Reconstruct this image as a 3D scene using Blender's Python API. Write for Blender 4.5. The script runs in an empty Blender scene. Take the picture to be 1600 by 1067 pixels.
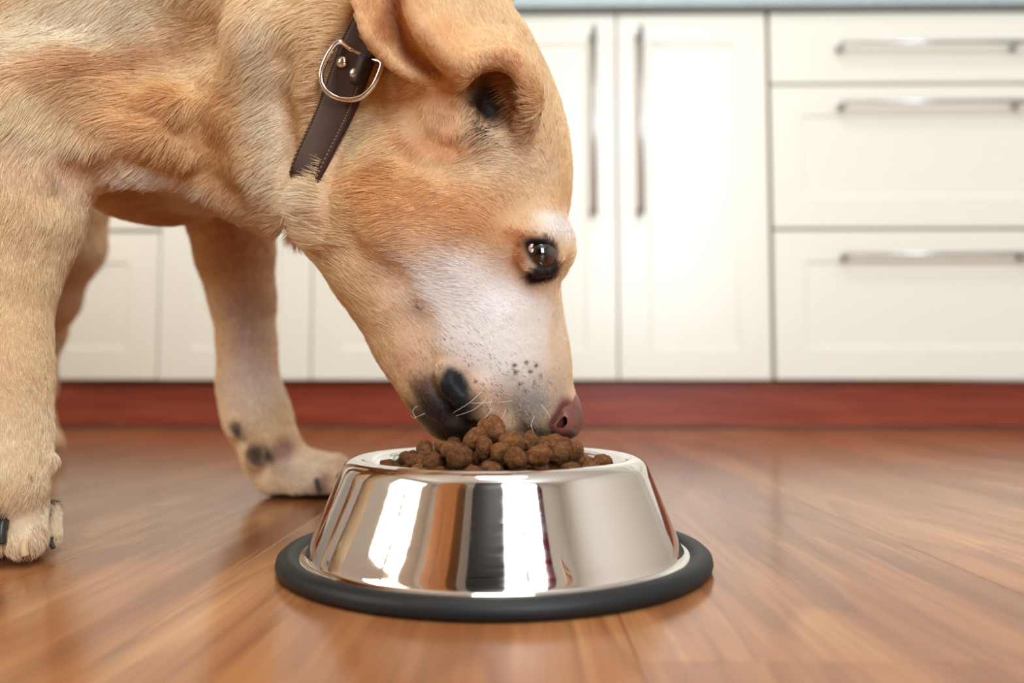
import bpy, bmesh, math, random
import mathutils.noise
import numpy as np
from mathutils import Vector, Matrix, Quaternion
PI = math.pi
random.seed(7)
rng = np.random.default_rng(7)
SC = bpy.context.scene
COL = SC.collection

# ------------------------------------------------------------------ camera
HC = 0.0995            # lens height above the floor
F = 1215.0             # focal length in pixels of the 1600 px wide frame
PITCH = math.atan(0.055)
cam_d = bpy.data.cameras.new('camera')
cam = bpy.data.objects.new('camera', cam_d)
COL.objects.link(cam)
cam.location = (0, 0, HC)
cam.rotation_euler = (PI / 2 + PITCH, 0, 0)
cam_d.sensor_width = 36.0
cam_d.lens = F * 36.0 / 1600.0
cam_d.clip_start = 0.01
cam_d.dof.use_dof = True
cam_d.dof.focus_distance = 0.425
cam_d.dof.aperture_fstop = 4.0
SC.camera = cam

# ------------------------------------------------------------------ world, exposure
SC.view_settings.view_transform = 'Standard'
SC.view_settings.look = 'None'
SC.view_settings.gamma = 1.0
SC.view_settings.use_curve_mapping = False
SC.view_settings.exposure = 0.36
SC.cycles.max_bounces = 8
SC.cycles.diffuse_bounces = 4
SC.cycles.glossy_bounces = 5
SC.cycles.transparent_max_bounces = 6
SC.cycles.caustics_reflective = False
SC.cycles.caustics_refractive = False
SC.cycles.sample_clamp_indirect = 6.0
SC.cycles_curves.shape = 'RIBBONS'
world = bpy.data.worlds.new('world')
SC.world = world
world.use_nodes = True
world.node_tree.nodes['Background'].inputs[0].default_value = (0.75, 0.86, 1.0, 1)
world.node_tree.nodes['Background'].inputs[1].default_value = 1.0


def area(name, loc, size, target, power, color):
    d = bpy.data.lights.new(name, 'AREA')
    d.shape = 'RECTANGLE'
    d.size, d.size_y = size
    d.energy = power
    d.color = color
    o = bpy.data.objects.new(name, d)
    o.location = loc
    o.rotation_euler = (Vector(target) - Vector(loc)).to_track_quat('-Z', 'Y').to_euler()
    COL.objects.link(o)
    return o


# daylight outside the balcony window behind the camera, and the ceiling lamp
ROOM = dict(x0=-2.4, x1=2.6, y0=-1.75, y1=2.4, h=2.45)
area('daylight_window', (0.80, ROOM['y0'] - 0.12, 1.35), (1.1, 1.9), (0.45, 0.8, 0.5), 64, (0.87, 0.94, 1.0))
area('daylight_side_window', (ROOM['x0'] - 0.2, -0.55, 1.45), (1.3, 1.3), (0.3, 0.7, 0.3), 34, (1.0, 0.87, 0.66))
area('ceiling_lamp_light', (0.1, 0.1, 2.33), (0.8, 0.8), (0.1, 0.15, 0), 15, (1.0, 0.95, 0.86))

# ------------------------------------------------------------------ helpers
SP, CP = math.sin(PITCH), math.cos(PITCH)


def P(px, py, Y):
    """world point that lies at depth Y along the line of sight through a photo position"""
    u = (px - 800.0) / F
    v = -(py - 533.5) / F
    dy = CP - v * SP
    dz = SP + v * CP
    t = Y / dy
    return Vector((u * t, Y, HC + dz * t))


def proj(p):
    x, y, z = p[0], p[1], p[2] - HC
    d = y * CP + z * SP
    return 800 + F * x / d, 533.5 - F * (z * CP - y * SP) / d


def mesh_obj(name, bm, mat=None, parent=None, smooth=False):
    me = bpy.data.meshes.new(name)
    bm.to_mesh(me)
    bm.free()
    if smooth:
        me.polygons.foreach_set('use_smooth', [True] * len(me.polygons))
    return link(name, me, mat, parent)


def link(name, me, mat=None, parent=None):
    o = bpy.data.objects.new(name, me)
    COL.objects.link(o)
    if mat is not None and len(me.materials) == 0:
        me.materials.append(mat)
    if parent is not None:
        o.parent = parent
    return o


def empty(name, loc=(0, 0, 0), rz=0.0):
    o = bpy.data.objects.new(name, None)
    o.empty_display_size = 0.05
    o.location = loc
    o.rotation_euler = (0, 0, rz)
    COL.objects.link(o)
    return o


def tag(o, label=None, cat=None, group=None, kind=None):
    if label:
        o['label'] = label
    if cat:
        o['category'] = cat
    if group:
        o['group'] = group
    if kind:
        o['kind'] = kind
    return o


def add_box(bm, x0, x1, y0, y1, z0, z1, bevel=0.0, seg=1):
    b2 = bmesh.new()
    vs = [b2.verts.new((x, y, z)) for x in (x0, x1) for y in (y0, y1) for z in (z0, z1)]
    for f in ((0, 1, 3, 2), (4, 6, 7, 5), (0, 4, 5, 1), (2, 3, 7, 6), (0, 2, 6, 4), (1, 5, 7, 3)):
        b2.faces.new([vs[i] for i in f])
    if bevel > 0:
        bmesh.ops.bevel(b2, geom=list(b2.edges), offset=bevel, segments=seg, affect='EDGES', profile=0.5)
    bmesh.ops.recalc_face_normals(b2, faces=list(b2.faces))
    tmp = bpy.data.meshes.new('tmp')
    b2.to_mesh(tmp)
    b2.free()
    bm.from_mesh(tmp)
    bpy.data.meshes.remove(tmp)


def box_obj(name, x0, x1, y0, y1, z0, z1, mat, parent=None, bevel=0.0, seg=1):
    bm = bmesh.new()
    add_box(bm, x0, x1, y0, y1, z0, z1, bevel, seg)
    return mesh_obj(name, bm, mat, parent)


def add_lathe(bm, prof, n=96, closed=False):
    rings = []
    for r, z in prof:
        if r < 1e-6:
            rings.append([bm.verts.new((0, 0, z))])
        else:
            rings.append([bm.verts.new((r * math.cos(2 * PI * i / n), r * math.sin(2 * PI * i / n), z)) for i in range(n)])
    m = len(rings)
    for j in range(m if closed else m - 1):
        a, b = rings[j], rings[(j + 1) % m]
        for i in range(n):
            k = (i + 1) % n
            if len(a) == 1:
                bm.faces.new((a[0], b[i], b[k]))
            elif len(b) == 1:
                bm.faces.new((a[i], b[0], a[k]))
            else:
                bm.faces.new((a[i], b[i], b[k], a[k]))
    bmesh.ops.recalc_face_normals(bm, faces=list(bm.faces))


def add_tube(bm, pts, radii, n=10, cap=True, closed=False):
    pts = [Vector(p) for p in pts]
    if not hasattr(radii, '__len__'):
        radii = [radii] * len(pts)
    rings = []
    m = len(pts)
    prev = None
    for i in range(m):
        if closed:
            t = (pts[(i + 1) % m] - pts[i - 1]).normalized()
        else:
            t = (pts[min(i + 1, m - 1)] - pts[max(i - 1, 0)]).normalized()
        if prev is None:
            up = Vector((0, 0, 1)) if abs(t.z) < 0.9 else Vector((1, 0, 0))
            a = t.cross(up).normalized()
        else:
            a = (prev - t * prev.dot(t)).normalized()
        prev = a
        b = t.cross(a)
        rings.append([bm.verts.new(pts[i] + (a * math.cos(2 * PI * k / n) + b * math.sin(2 * PI * k / n)) * radii[i]) for k in range(n)])
    for i in range(m if closed else m - 1):
        A, B = rings[i], rings[(i + 1) % m]
        for k in range(n):
            bm.faces.new((A[k], A[(k + 1) % n], B[(k + 1) % n], B[k]))
    if cap and not closed:
        bm.faces.new(rings[0][::-1])
        bm.faces.new(rings[-1])
    bmesh.ops.recalc_face_normals(bm, faces=list(bm.faces))


def spline(pts, per=6, closed=False):
    pts = [np.array(p, float) for p in pts]
    n = len(pts)
    out = []
    for i in range(n if closed else n - 1):
        if closed:
            p0, p1, p2, p3 = pts[i - 1], pts[i], pts[(i + 1) % n], pts[(i + 2) % n]
        else:
            p0, p1, p2, p3 = pts[max(i - 1, 0)], pts[i], pts[i + 1], pts[min(i + 2, n - 1)]
        for s in range(per):
            t = s / per
            out.append(0.5 * ((2 * p1) + (-p0 + p2) * t + (2 * p0 - 5 * p1 + 4 * p2 - p3) * t * t + (-p0 + 3 * p1 - 3 * p2 + p3) * t ** 3))
    if not closed:
        out.append(pts[-1])
    return out


# ------------------------------------------------------------------ materials
def lin(r, g, b):
    f = lambda c: (c / 255 / 12.92) if c / 255 <= 0.04045 else ((c / 255 + 0.055) / 1.055) ** 2.4
    return (f(r), f(g), f(b), 1.0)


def mat(name, color=(0.5, 0.5, 0.5, 1), rough=0.5, metal=0.0, spec=0.5, coat=0.0, coat_rough=0.1, sheen=0.0):
    m = bpy.data.materials.new(name)
    m.use_nodes = True
    b = m.node_tree.nodes['Principled BSDF']
    b.inputs['Base Color'].default_value = color
    b.inputs['Roughness'].default_value = rough
    b.inputs['Metallic'].default_value = metal
    b.inputs['Specular IOR Level'].default_value = spec
    b.inputs['Coat Weight'].default_value = coat
    b.inputs['Coat Roughness'].default_value = coat_rough
    b.inputs['Sheen Weight'].default_value = sheen
    return m


class NT:
    def __init__(s, m):
        s.t = m.node_tree
        s.b = s.t.nodes['Principled BSDF']

    def n(s, typ, **kw):
        o = s.t.nodes.new(typ)
        for k, v in kw.items():
            if isinstance(k, str) and hasattr(o, k):
                setattr(o, k, v)
        return o

    def l(s, a, b):
        s.t.links.new(a, b)

    def noise(s, vec, scale, detail=3, rough=0.5, dist=0.0):
        o = s.t.nodes.new('ShaderNodeTexNoise')
        o.inputs['Scale'].default_value = scale
        o.inputs['Detail'].default_value = detail
        o.inputs['Roughness'].default_value = rough
        o.inputs['Distortion'].default_value = dist
        if vec is not None:
            s.l(vec, o.inputs['Vector'])
        return o.outputs['Fac']

    def mapping(s, vec, scale=(1, 1, 1), loc=(0, 0, 0), rot=(0, 0, 0)):
        o = s.t.nodes.new('ShaderNodeMapping')
        o.inputs['Scale'].default_value = scale
        o.inputs['Location'].default_value = loc
        o.inputs['Rotation'].default_value = rot
        s.l(vec, o.inputs['Vector'])
        return o.outputs['Vector']

    def ramp(s, fac, stops):
        o = s.t.nodes.new('ShaderNodeValToRGB')
        e = o.color_ramp.elements
        while len(e) < len(stops):
            e.new(0.5)
        for i, (p, c) in enumerate(stops):
            e[i].position = p
            e[i].color = c if len(c) == 4 else (*c, 1)
        s.l(fac, o.inputs['Fac'])
        return o.outputs['Color']

    def mix(s, fac, a, b, mode='MIX'):
        o = s.t.nodes.new('ShaderNodeMix')
        o.data_type = 'RGBA'
        o.blend_type = mode
        for v, i in ((fac, 0), (a, 6), (b, 7)):
            if hasattr(v, 'is_output') or isinstance(v, bpy.types.NodeSocket):
                s.l(v, o.inputs[i])
            else:
                o.inputs[i].default_value = v
        return o.outputs[2]

    def math(s, op, a, b=0.0):
        o = s.t.nodes.new('ShaderNodeMath')
        o.operation = op
        for v, i in ((a, 0), (b, 1)):
            if isinstance(v, bpy.types.NodeSocket):
                s.l(v, o.inputs[i])
            else:
                o.inputs[i].default_value = v
        return o.outputs[0]

    def bump(s, h, strength=0.3, dist=0.001):
        o = s.t.nodes.new('ShaderNodeBump')
        o.inputs['Strength'].default_value = strength
        o.inputs['Distance'].default_value = dist
        s.l(h, o.inputs['Height'])
        s.l(o.outputs['Normal'], s.b.inputs['Normal'])
        return o

    def coord(s, which='Object'):
        o = s.t.nodes.new('ShaderNodeTexCoord')
        return o.outputs[which]


M = {}
M['paint'] = mat('wall_paint', lin(236, 233, 226), 0.7, spec=0.3)
M['ceiling'] = mat('ceiling_paint', lin(244, 243, 240), 0.8, spec=0.2)
M['cab'] = mat('cream_lacquer', lin(236, 239, 230), 0.3, spec=0.45, coat=0.15, coat_rough=0.18)
t = NT(M['cab'])
t.bump(t.noise(t.mapping(t.coord(), (60, 60, 2)), 3, 2), 0.03, 0.0006)
M['carcass'] = mat('carcass_board', lin(206, 200, 180), 0.5)
M['steel_handle'] = mat('brushed_handle_steel', (0.62, 0.64, 0.68, 1), 0.34, 1.0)
M['counter'] = mat('worktop_laminate', lin(150, 172, 180), 0.35)
t = NT(M['counter'])
c = t.coord()
t.l(t.mix(t.noise(c, 120, 3), lin(150, 174, 184), lin(200, 218, 226)), t.b.inputs['Base Color'])
M['plinth'] = mat('red_wood_plinth', lin(150, 58, 42), 0.32, spec=0.4)
t = NT(M['plinth'])
c = t.mapping(t.coord(), (1.4, 30, 30))
g = t.noise(c, 3.0, 5, 0.6, 0.4)
t.l(t.ramp(g, [(0.25, lin(112, 44, 32)), (0.5, lin(142, 64, 46)), (0.8, lin(172, 92, 66))]), t.b.inputs['Base Color'])
M['dark_gap'] = mat('dark_seal_and_gap_shade', lin(60, 50, 40), 0.6)

# floor laminate: grain follows the board (object y axis), each board its own cut
m = mat('floor_laminate', (0.3, 0.15, 0.07, 1), 0.17, spec=0.5)
t = NT(m)
oi = t.t.nodes.new('ShaderNodeObjectInfo')
geo = t.coord('Object')
off = t.t.nodes.new('ShaderNodeCombineXYZ')
t.l(t.math('MULTIPLY', oi.outputs['Random'], 13.7), off.inputs[0])
t.l(t.math('MULTIPLY', oi.outputs['Random'], 91.3), off.inputs[1])
t.l(t.math('MULTIPLY', oi.outputs['Random'], 37.1), off.inputs[2])
va = t.t.nodes.new('ShaderNodeVectorMath')
t.l(geo, va.inputs[0])
t.l(off.outputs[0], va.inputs[1])
v = va.outputs[0]
# cathedral figure: contour lines of a slow, stretched noise
slow = t.noise(t.mapping(v, (7.0, 1.1, 1.0)), 1.0, 2, 0.45, 0.25)
rings = t.math('FRACT', t.math('MULTIPLY', slow, 15.0))
ringc = t.ramp(rings, [(0.0, (0, 0, 0)), (0.55, (0.35, 0.35, 0.35)), (0.86, (1, 1, 1)), (1.0, (0, 0, 0))])
fine = t.noise(t.mapping(v, (210, 6.0, 1)), 1.0, 4, 0.65, 0.2)
mid = t.noise(t.mapping(v, (26, 1.6, 1)), 1.0, 4, 0.6, 0.5)
base = t.ramp(mid, [(0.20, lin(104, 64, 38)), (0.40, lin(150, 98, 60)), (0.6, lin(184, 130, 84)), (0.80, lin(212, 162, 112))])
c1 = t.mix(t.math('MULTIPLY', ringc, 0.42), base, lin(112, 60, 34))
c2 = t.mix(t.ramp(fine, [(0.35, (0, 0, 0)), (0.75, (0.4, 0.4, 0.4))]), c1, lin(104, 56, 32))
# dark mineral streaks
st = t.noise(t.mapping(v, (30, 2.2, 1)), 1.0, 3, 0.7, 0.8)
c3 = t.mix(t.ramp(st, [(0.66, (0, 0, 0)), (0.76, (0.62, 0.62, 0.62))]), c2, lin(58, 36, 24))
tone = t.ramp(oi.outputs['Random'], [(0.0, (0.86, 0.80, 0.76)), (0.5, (1.0, 0.98, 0.96)), (1.0, (1.1, 1.08, 1.02))])
t.l(t.mix(1.0, c3, tone, 'MULTIPLY'), t.b.inputs['Base Color'])
t.l(t.ramp(fine, [(0.3, (0.15, 0.15, 0.15)), (0.8, (0.24, 0.24, 0.24))]), t.b.inputs['Roughness'])
t.bump(fine, 0.10, 0.0004)
M['floor'] = m
M['subfloor'] = mat('floor_underlay', lin(50, 30, 20), 0.9)

M['steel'] = mat('polished_steel', (0.80, 0.79, 0.77, 1), 0.045, 1.0)
t = NT(M['steel'])
c = t.coord()
t.l(t.ramp(t.noise(t.mapping(c, (30, 30, 160)), 3, 4), [(0.35, (0.035, 0.035, 0.035)), (0.8, (0.10, 0.10, 0.10))]), t.b.inputs['Roughness'])
M['rubber'] = mat('black_rubber', lin(24, 28, 31), 0.5, spec=0.35)
t = NT(M['rubber'])
t.bump(t.noise(t.coord(), 900, 2), 0.15, 0.0003)

M['kibble'] = mat('kibble', lin(120, 74, 38), 0.85, spec=0.25)
t = NT(M['kibble'])
c = t.coord()
oi = t.t.nodes.new('ShaderNodeObjectInfo')
n1 = t.noise(c, 330, 6, 0.75)
n2 = t.noise(c, 1100, 3, 0.7)
col = t.ramp(n1, [(0.28, lin(72, 42, 24)), (0.5, lin(118, 76, 44)), (0.74, lin(158, 114, 72))])
col = t.mix(t.ramp(n2, [(0.60, (0, 0, 0)), (0.72, (0.8, 0.8, 0.8))]), col, lin(214, 172, 118))
tone = t.ramp(oi.outputs['Random'], [(0.0, (0.72, 0.66, 0.62)), (1.0, (1.12, 1.08, 1.0))])
t.l(t.mix(1.0, col, tone, 'MULTIPLY'), t.b.inputs['Base Color'])
hm = t.math('ADD', n1, t.math('MULTIPLY', n2, 0.6))
t.bump(hm, 1.0, 0.0016)

M['leather'] = mat('brown_leather', lin(62, 40, 34), 0.52, spec=0.35)
t = NT(M['leather'])
c = t.coord()
t.l(t.mix(t.noise(c, 60, 4), lin(44, 26, 22), lin(70, 44, 36)), t.b.inputs['Base Color'])
t.bump(t.noise(c, 700, 3), 0.25, 0.0004)
M['leather_edge'] = mat('leather_edge', lin(36, 24, 22), 0.6)
M['thread'] = mat('stitch_thread', lin(150, 118, 78), 0.8)
M['nickel'] = mat('nickel', (0.78, 0.74, 0.68, 1), 0.16, 1.0)
M['wood_door'] = mat('oak_veneer', lin(176, 108, 52), 0.45)
t = NT(M['wood_door'])
t.l(t.ramp(t.noise(t.mapping(t.coord(), (22, 22, 1.5)), 2, 4), [(0.3, lin(150, 84, 36)), (0.7, lin(196, 128, 66))]), t.b.inputs['Base Color'])
M['dark'] = mat('added_fridge_dark', lin(26, 26, 30), 0.35)
M['red_cloth'] = mat('red_cloth', lin(150, 22, 26), 0.9)
M['added_curtain'] = mat('sheer_curtain', lin(232, 228, 220), 0.9)
M['frame_white'] = mat('white_frame', lin(238, 238, 236), 0.35)
M['glass'] = mat('window_glass', (1, 1, 1, 1), 0.0)
M['glass'].node_tree.nodes['Principled BSDF'].inputs['Transmission Weight'].default_value = 1.0
M['glass'].node_tree.nodes['Principled BSDF'].inputs['IOR'].default_value = 1.45

# ------------------------------------------------------------------ room shell
X0, X1, Y0R, Y1R, H = ROOM['x0'], ROOM['x1'], ROOM['y0'], ROOM['y1'], ROOM['h']


def wall(name, boxes, mat_=None):
    bm = bmesh.new()
    for b in boxes:
        add_box(bm, *b)
    o = mesh_obj(name, bm, mat_ or M['paint'])
    o['kind'] = 'structure'
    return o


def wall_hole_y(name, y0, y1, xa, xb, hx0, hx1, hz0, hz1):
    return wall(name, [(xa, hx0, y0, y1, 0, H), (hx1, xb, y0, y1, 0, H), (hx0, hx1, y0, y1, 0, hz0), (hx0, hx1, y0, y1, hz1, H)])


wall('wall_back', [(X0, X1, Y1R, Y1R + 0.1, 0, H)])
wall('wall_right', [(X1, X1 + 0.1, Y0R, Y1R, 0, H)])
wall_hole_y('wall_front', Y0R - 0.1, Y0R, X0, X1, 0.25, 1.35, 0.40, 2.30)
wall('wall_left', [(X0 - 0.1, X0, Y0R, -1.2, 0, H), (X0 - 0.1, X0, 0.1, Y1R, 0, H), (X0 - 0.1, X0, -1.2, 0.1, 0, 0.8), (X0 - 0.1, X0, -1.2, 0.1, 2.1, H)])
wall('ceiling', [(X0 - 0.1, X1 + 0.1, Y0R - 0.1, Y1R + 0.1, H, H + 0.1)], M['ceiling'])


def window(name, cx0, cx1, cz0, cz1, along, pos, n, lab=None):
    bm = bmesh.new()
    w = 0.06
    xs = [cx0 + (cx1 - cx0) * i / n for i in range(n + 1)]
    if along == 'x':
        add_box(bm, cx0, cx1, pos, pos + 0.06, cz0, cz0 + w)
        add_box(bm, cx0, cx1, pos, pos + 0.06, cz1 - w, cz1)
        for i, x in enumerate(xs):
            add_box(bm, max(cx0, x - w * 0.7), min(cx1, x + w * 0.7), pos, pos + 0.06, cz0, cz1)
    else:
        add_box(bm, pos, pos + 0.06, cx0, cx1, cz0, cz0 + w)
        add_box(bm, pos, pos + 0.06, cx0, cx1, cz1 - w, cz1)
        for i, x in enumerate(xs):
            add_box(bm, pos, pos + 0.06, max(cx0, x - w * 0.7), min(cx1, x + w * 0.7), cz0, cz1)
    o = mesh_obj(name, bm, M['frame_white'])
    o['kind'] = 'structure'


window('window_1', 0.25, 1.35, 0.40, 2.30, 'x', Y0R - 0.08, 2)
window('window_2', -1.2, 0.1, 0.8, 2.1, 'y', X0 - 0.08, 2)

# ------------------------------------------------------------------ floor of separate laminate boards
floor = box_obj('floor', X0, X1, Y0R, Y1R, -0.05, -0.009, M['subfloor'])
floor['kind'] = 'structure'
PW, PL = 0.1955, 1.25
ANG = -0.012
bm = bmesh.new()
add_box(bm, 0.0001, PW - 0.0001, 0.0001, PL - 0.0001, -0.008, 0.0, 0.0003)
plank_me = bpy.data.meshes.new('plank')
bm.to_mesh(plank_me)
bm.free()
plank_me.materials.append(M['floor'])
LINE0 = 0.0420                      # a long joint passes here
ends = {-1: 1.10, 0: 0.286, 1: 0.10, 2: 0.815, 3: 0.45, -2: 1.20, -3: 0.1}
rz = Matrix.Rotation(ANG, 4, 'Z')
for i in range(-13, 14):
    xa = LINE0 + (i) * PW
    ph = ends.get(i, (i * 0.437) % 1.0)
    for k in range(-3, 3):
        ya = ph + k * PL
        if ya > Y1R or ya + PL < Y0R - 0.1 or xa < X0 - 0.15 or xa + PW > X1 + 0.15:
            continue
        o = link('plank', plank_me, None, floor)
        o.matrix_world = rz @ Matrix.Translation((xa, ya, 0))

# ------------------------------------------------------------------ kitchen units along the far wall
ZD = 0.0
YK = HC / (0.055993)                # depth of the plinth foot (photo row 668)
YD = YK - 0.035
ROT = -0.0137


def ux(px, Y=None):
    return P(px, 300, Y or YD).x


def zz(py):
    return P(800, py, YD).z


Z_BOT, Z_TOP = zz(593.5), zz(23)


def unit(name, px0, px1, label, cat, group=None):
    x0, x1 = ux(px0), ux(px1)
    e = empty(name, (x0, YD - x0 * math.tan(-ROT), 0), ROT)
    tag(e, label, cat, group)
    e['_w'] = x1 - x0
    w = x1 - x0
    box_obj('carcass', 0.001, w - 0.001, 0.021, 0.52, Z_BOT + 0.002, Z_TOP - 0.004, M['carcass'], e)
    return e, w


def shaker(name, parent, x0, x1, z0, z1, inset, mat_=None, rec=0.0035):
    """panelled front: frame with a slightly sunk, soft-edged field"""
    bm = bmesh.new()
    add_box(bm, x0, x1, 0.0, 0.019, z0, z1)
    bm.verts.ensure_lookup_table()
    front = [f for f in bm.faces if all(abs(v.co.y) < 1e-6 for v in f.verts)]
    if inset:
        r = bmesh.ops.inset_region(bm, faces=front, thickness=inset)
        r2 = bmesh.ops.inset_region(bm, faces=front, thickness=0.007)
        for v in front[0].verts:
            v.co.y += rec
    edges = [e_ for e_ in bm.edges if len(e_.link_faces) == 2 and e_.calc_face_angle(0) > 1.2]
    bmesh.ops.bevel(bm, geom=edges, offset=0.0022, segments=3, affect='EDGES', profile=0.5)
    bmesh.ops.recalc_face_normals(bm, faces=list(bm.faces))
    o = mesh_obj(name, bm, mat_ or M['cab'], parent)
    return o


def bar_handle(parent, a, b, posts, r=0.0048, out=0.034):
    bm = bmesh.new()
    A, B = Vector((a[0], -out, a[1])), Vector((b[0], -out, b[1]))
    add_tube(bm, [A, B], r, 14)
    for q in posts:
        add_tube(bm, [Vector((q[0], 0.001, q[1])), Vector((q[0], -out, q[1]))], r * 1.15, 12)
        add_tube(bm, [Vector((q[0], 0.0, q[1])), Vector((q[0], -0.003, q[1]))], r * 1.8, 12)
    return mesh_obj('handle', bm, M['steel_handle'], parent, True)


G = 0.0017
STILE = 0.098
# far left drawer unit, mostly behind the dog
e, w = unit('drawer_unit', -246, 249, 'cream drawer unit seen between the dog\'s legs at far left', 'cabinet', None)
rows = [(22, 132), (136, 357), (361.5, 593)]
hrows = [70, 160, 426]
for (ra, rb), hy in zip(rows, hrows):
    za, zb = zz(rb), zz(ra)
    d = shaker('drawer_front', e, G, w - G, za, min(zb, Z_TOP), 0 if ra == 22 else STILE)
    s = w / 495.0
    hz = zz(hy)
    if ra > 300:
        hz = zz(404)
    bar_handle(d, (100 * s, hz), (w - 100 * s, hz), [(109 * s, hz), (w - 109 * s, hz)])
# double door unit behind the dog's far foreleg
sections = [('double_door_cabinet', 249, 488, 727, 'cream double door cabinet behind the dog\'s far foreleg and head'),
            ('double_door_cabinet', 727, 964.5, 1200.5, 'cream double door cabinet right of the dog\'s face with two long upright bar handles')]
for nm, pa, pm, pb, lab in sections:
    e, w = unit(nm, pa, pb, lab, 'cabinet', None)
    xm = ux(pm) - ux(pa)
    for side in (0, 1):
        x0, x1 = (G, xm - G) if side == 0 else (xm + G, w - G)
        d = shaker('door', e, x0, x1, Z_BOT, Z_TOP, STILE)
        hx = xm + (-37.5 if side == 0 else 36.0) * YD / F
        za, zb = zz(338), zz(52)
        bar_handle(d, (hx, za), (hx, zb), [(hx, za + 0.012), (hx, zb - 0.012)], r=0.0055)
e, w = unit('drawer_unit', 1204, 1699, 'cream three drawer unit with level bar handles at right edge', 'cabinet', None)
for (ra, rb), hy in zip(rows, [80, 170, 402]):
    za, zb = zz(rb), zz(ra)
    d = shaker('drawer_front', e, G, w - G, za, min(zb, Z_TOP), 0 if ra == 22 else STILE)
    s = w / 495.0
    hz = zz(hy)
    bar_handle(d, (102 * s, hz), (w - 92 * s, hz), [(109 * s, hz), (w - 118 * s, hz)])
# worktop and plinth run the whole length
e = empty('worktop', (0, YD, 0), ROT)
tag(e, 'pale blue grey worktop running over the cream kitchen units', 'worktop')
x0, x1 = ux(-246), ux(1699)
bm = bmesh.new()
add_box(bm, x0, x1, -0.028, 0.56, Z_TOP + 0.006, Z_TOP + 0.044, 0.004, 3)
mesh_obj('slab', bm, M['counter'], e)
box_obj('shadow_gap_strip', x0, x1, 0.006, 0.02, Z_TOP + 0.0015, Z_TOP + 0.0065, M['dark_gap'], e)  # dark strip puts the shade under the worktop into colour
e = empty('plinth', (0, YD, 0), ROT)
tag(e, 'dark red wooden plinth board under the kitchen units', 'plinth')
bm = bmesh.new()
add_box(bm, x0, x1, 0.035, 0.05, 0.0, Z_BOT - 0.003, 0.001)
mesh_obj('board', bm, M['plinth'], e)
box_obj('floor_seal', x0, x1, 0.031, 0.036, 0.0, 0.005, M['dark_gap'], e)

# ------------------------------------------------------------------ unseen furniture added behind the camera to shape the steel bowl's reflections
e = empty('added_fridge', (-0.45, Y0R + 0.02, 0))  # added for the dark middle band mirrored in the bowl
tag(e, 'dark tall appliance added unseen behind the camera for its bowl reflection', 'added_fridge')
bm = bmesh.new()
add_box(bm, 0, 0.62, 0, 0.6, 0.03, 1.95, 0.01, 2)
mesh_obj('body', bm, M['dark'], e)
bm = bmesh.new()
add_box(bm, 0.005, 0.615, 0.6, 0.63, 0.7, 1.945, 0.008, 2)
add_box(bm, 0.005, 0.615, 0.6, 0.63, 0.035, 0.69, 0.008, 2)
mesh_obj('doors', bm, M['dark'], e)
e = empty('added_wardrobe', (-1.55, Y0R + 0.02, 0))  # added for a brown band mirrored in the bowl
tag(e, 'tall oak cupboard added unseen behind the camera for its bowl reflection', 'cupboard')
bm = bmesh.new()
add_box(bm, 0, 0.7, 0, 0.5, 0.0, 2.1, 0.004, 2)
mesh_obj('body', bm, M['wood_door'], e)
for k in (0, 1):
    bm = bmesh.new()
    add_box(bm, 0.004 + k * 0.348, 0.344 + k * 0.348, 0.5, 0.52, 0.02, 2.08, 0.003, 2)
    mesh_obj('door', bm, M['wood_door'], e)


def chair(x, y, rz_, lab):
    e = empty('added_wooden_chair', (x, y, 0), rz_)
    tag(e, lab, 'chair', None)
    box_obj('seat', -0.21, 0.21, -0.2, 0.2, 0.43, 0.455, M['wood_door'], e, 0.008, 2)
    for sx in (-1, 1):
        for sy in (-1, 1):
            bm = bmesh.new()
            top = 0.43 if sy > 0 else 0.95
            add_tube(bm, [Vector((sx * 0.19, sy * 0.18, 0)), Vector((sx * 0.185, sy * 0.175, 0.43)), Vector((sx * 0.185, sy * (0.175 if sy > 0 else 0.22), top))], [0.014, 0.019, 0.015], 12)
            mesh_obj('leg', bm, M['wood_door'], e, True)
    for z in (0.6, 0.75, 0.9):
        box_obj('back_slat', -0.18, 0.18, -0.225, -0.205, z, z + 0.06, M['wood_door'], e, 0.004, 1)


chair(1.45, -0.80, -0.5, 'wooden chair with slatted back, added unseen behind the camera for its bowl reflection')  # added for the orange tone mirrored in the bowl
e = empty('added_curtain', (0, Y0R + 0.1, 0))  # added for a red streak mirrored in the bowl
tag(e, 'red drape added unseen beside the rear window for its bowl reflection', 'added_curtain')
bm = bmesh.new()
n = 40
vs = []
for i in range(n + 1):
    x = 1.30 + 0.22 * i / n
    y = 0.03 * math.sin(i * 1.1)
    vs.append((bm.verts.new((x, y, 0.25)), bm.verts.new((x, y * 0.6, 2.36))))
for i in range(n):
    bm.faces.new((vs[i][0], vs[i + 1][0], vs[i + 1][1], vs[i][1]))
bmesh.ops.solidify(bm, geom=list(bm.faces), thickness=0.003)
mesh_obj('cloth', bm, M['red_cloth'], e, True)

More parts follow.
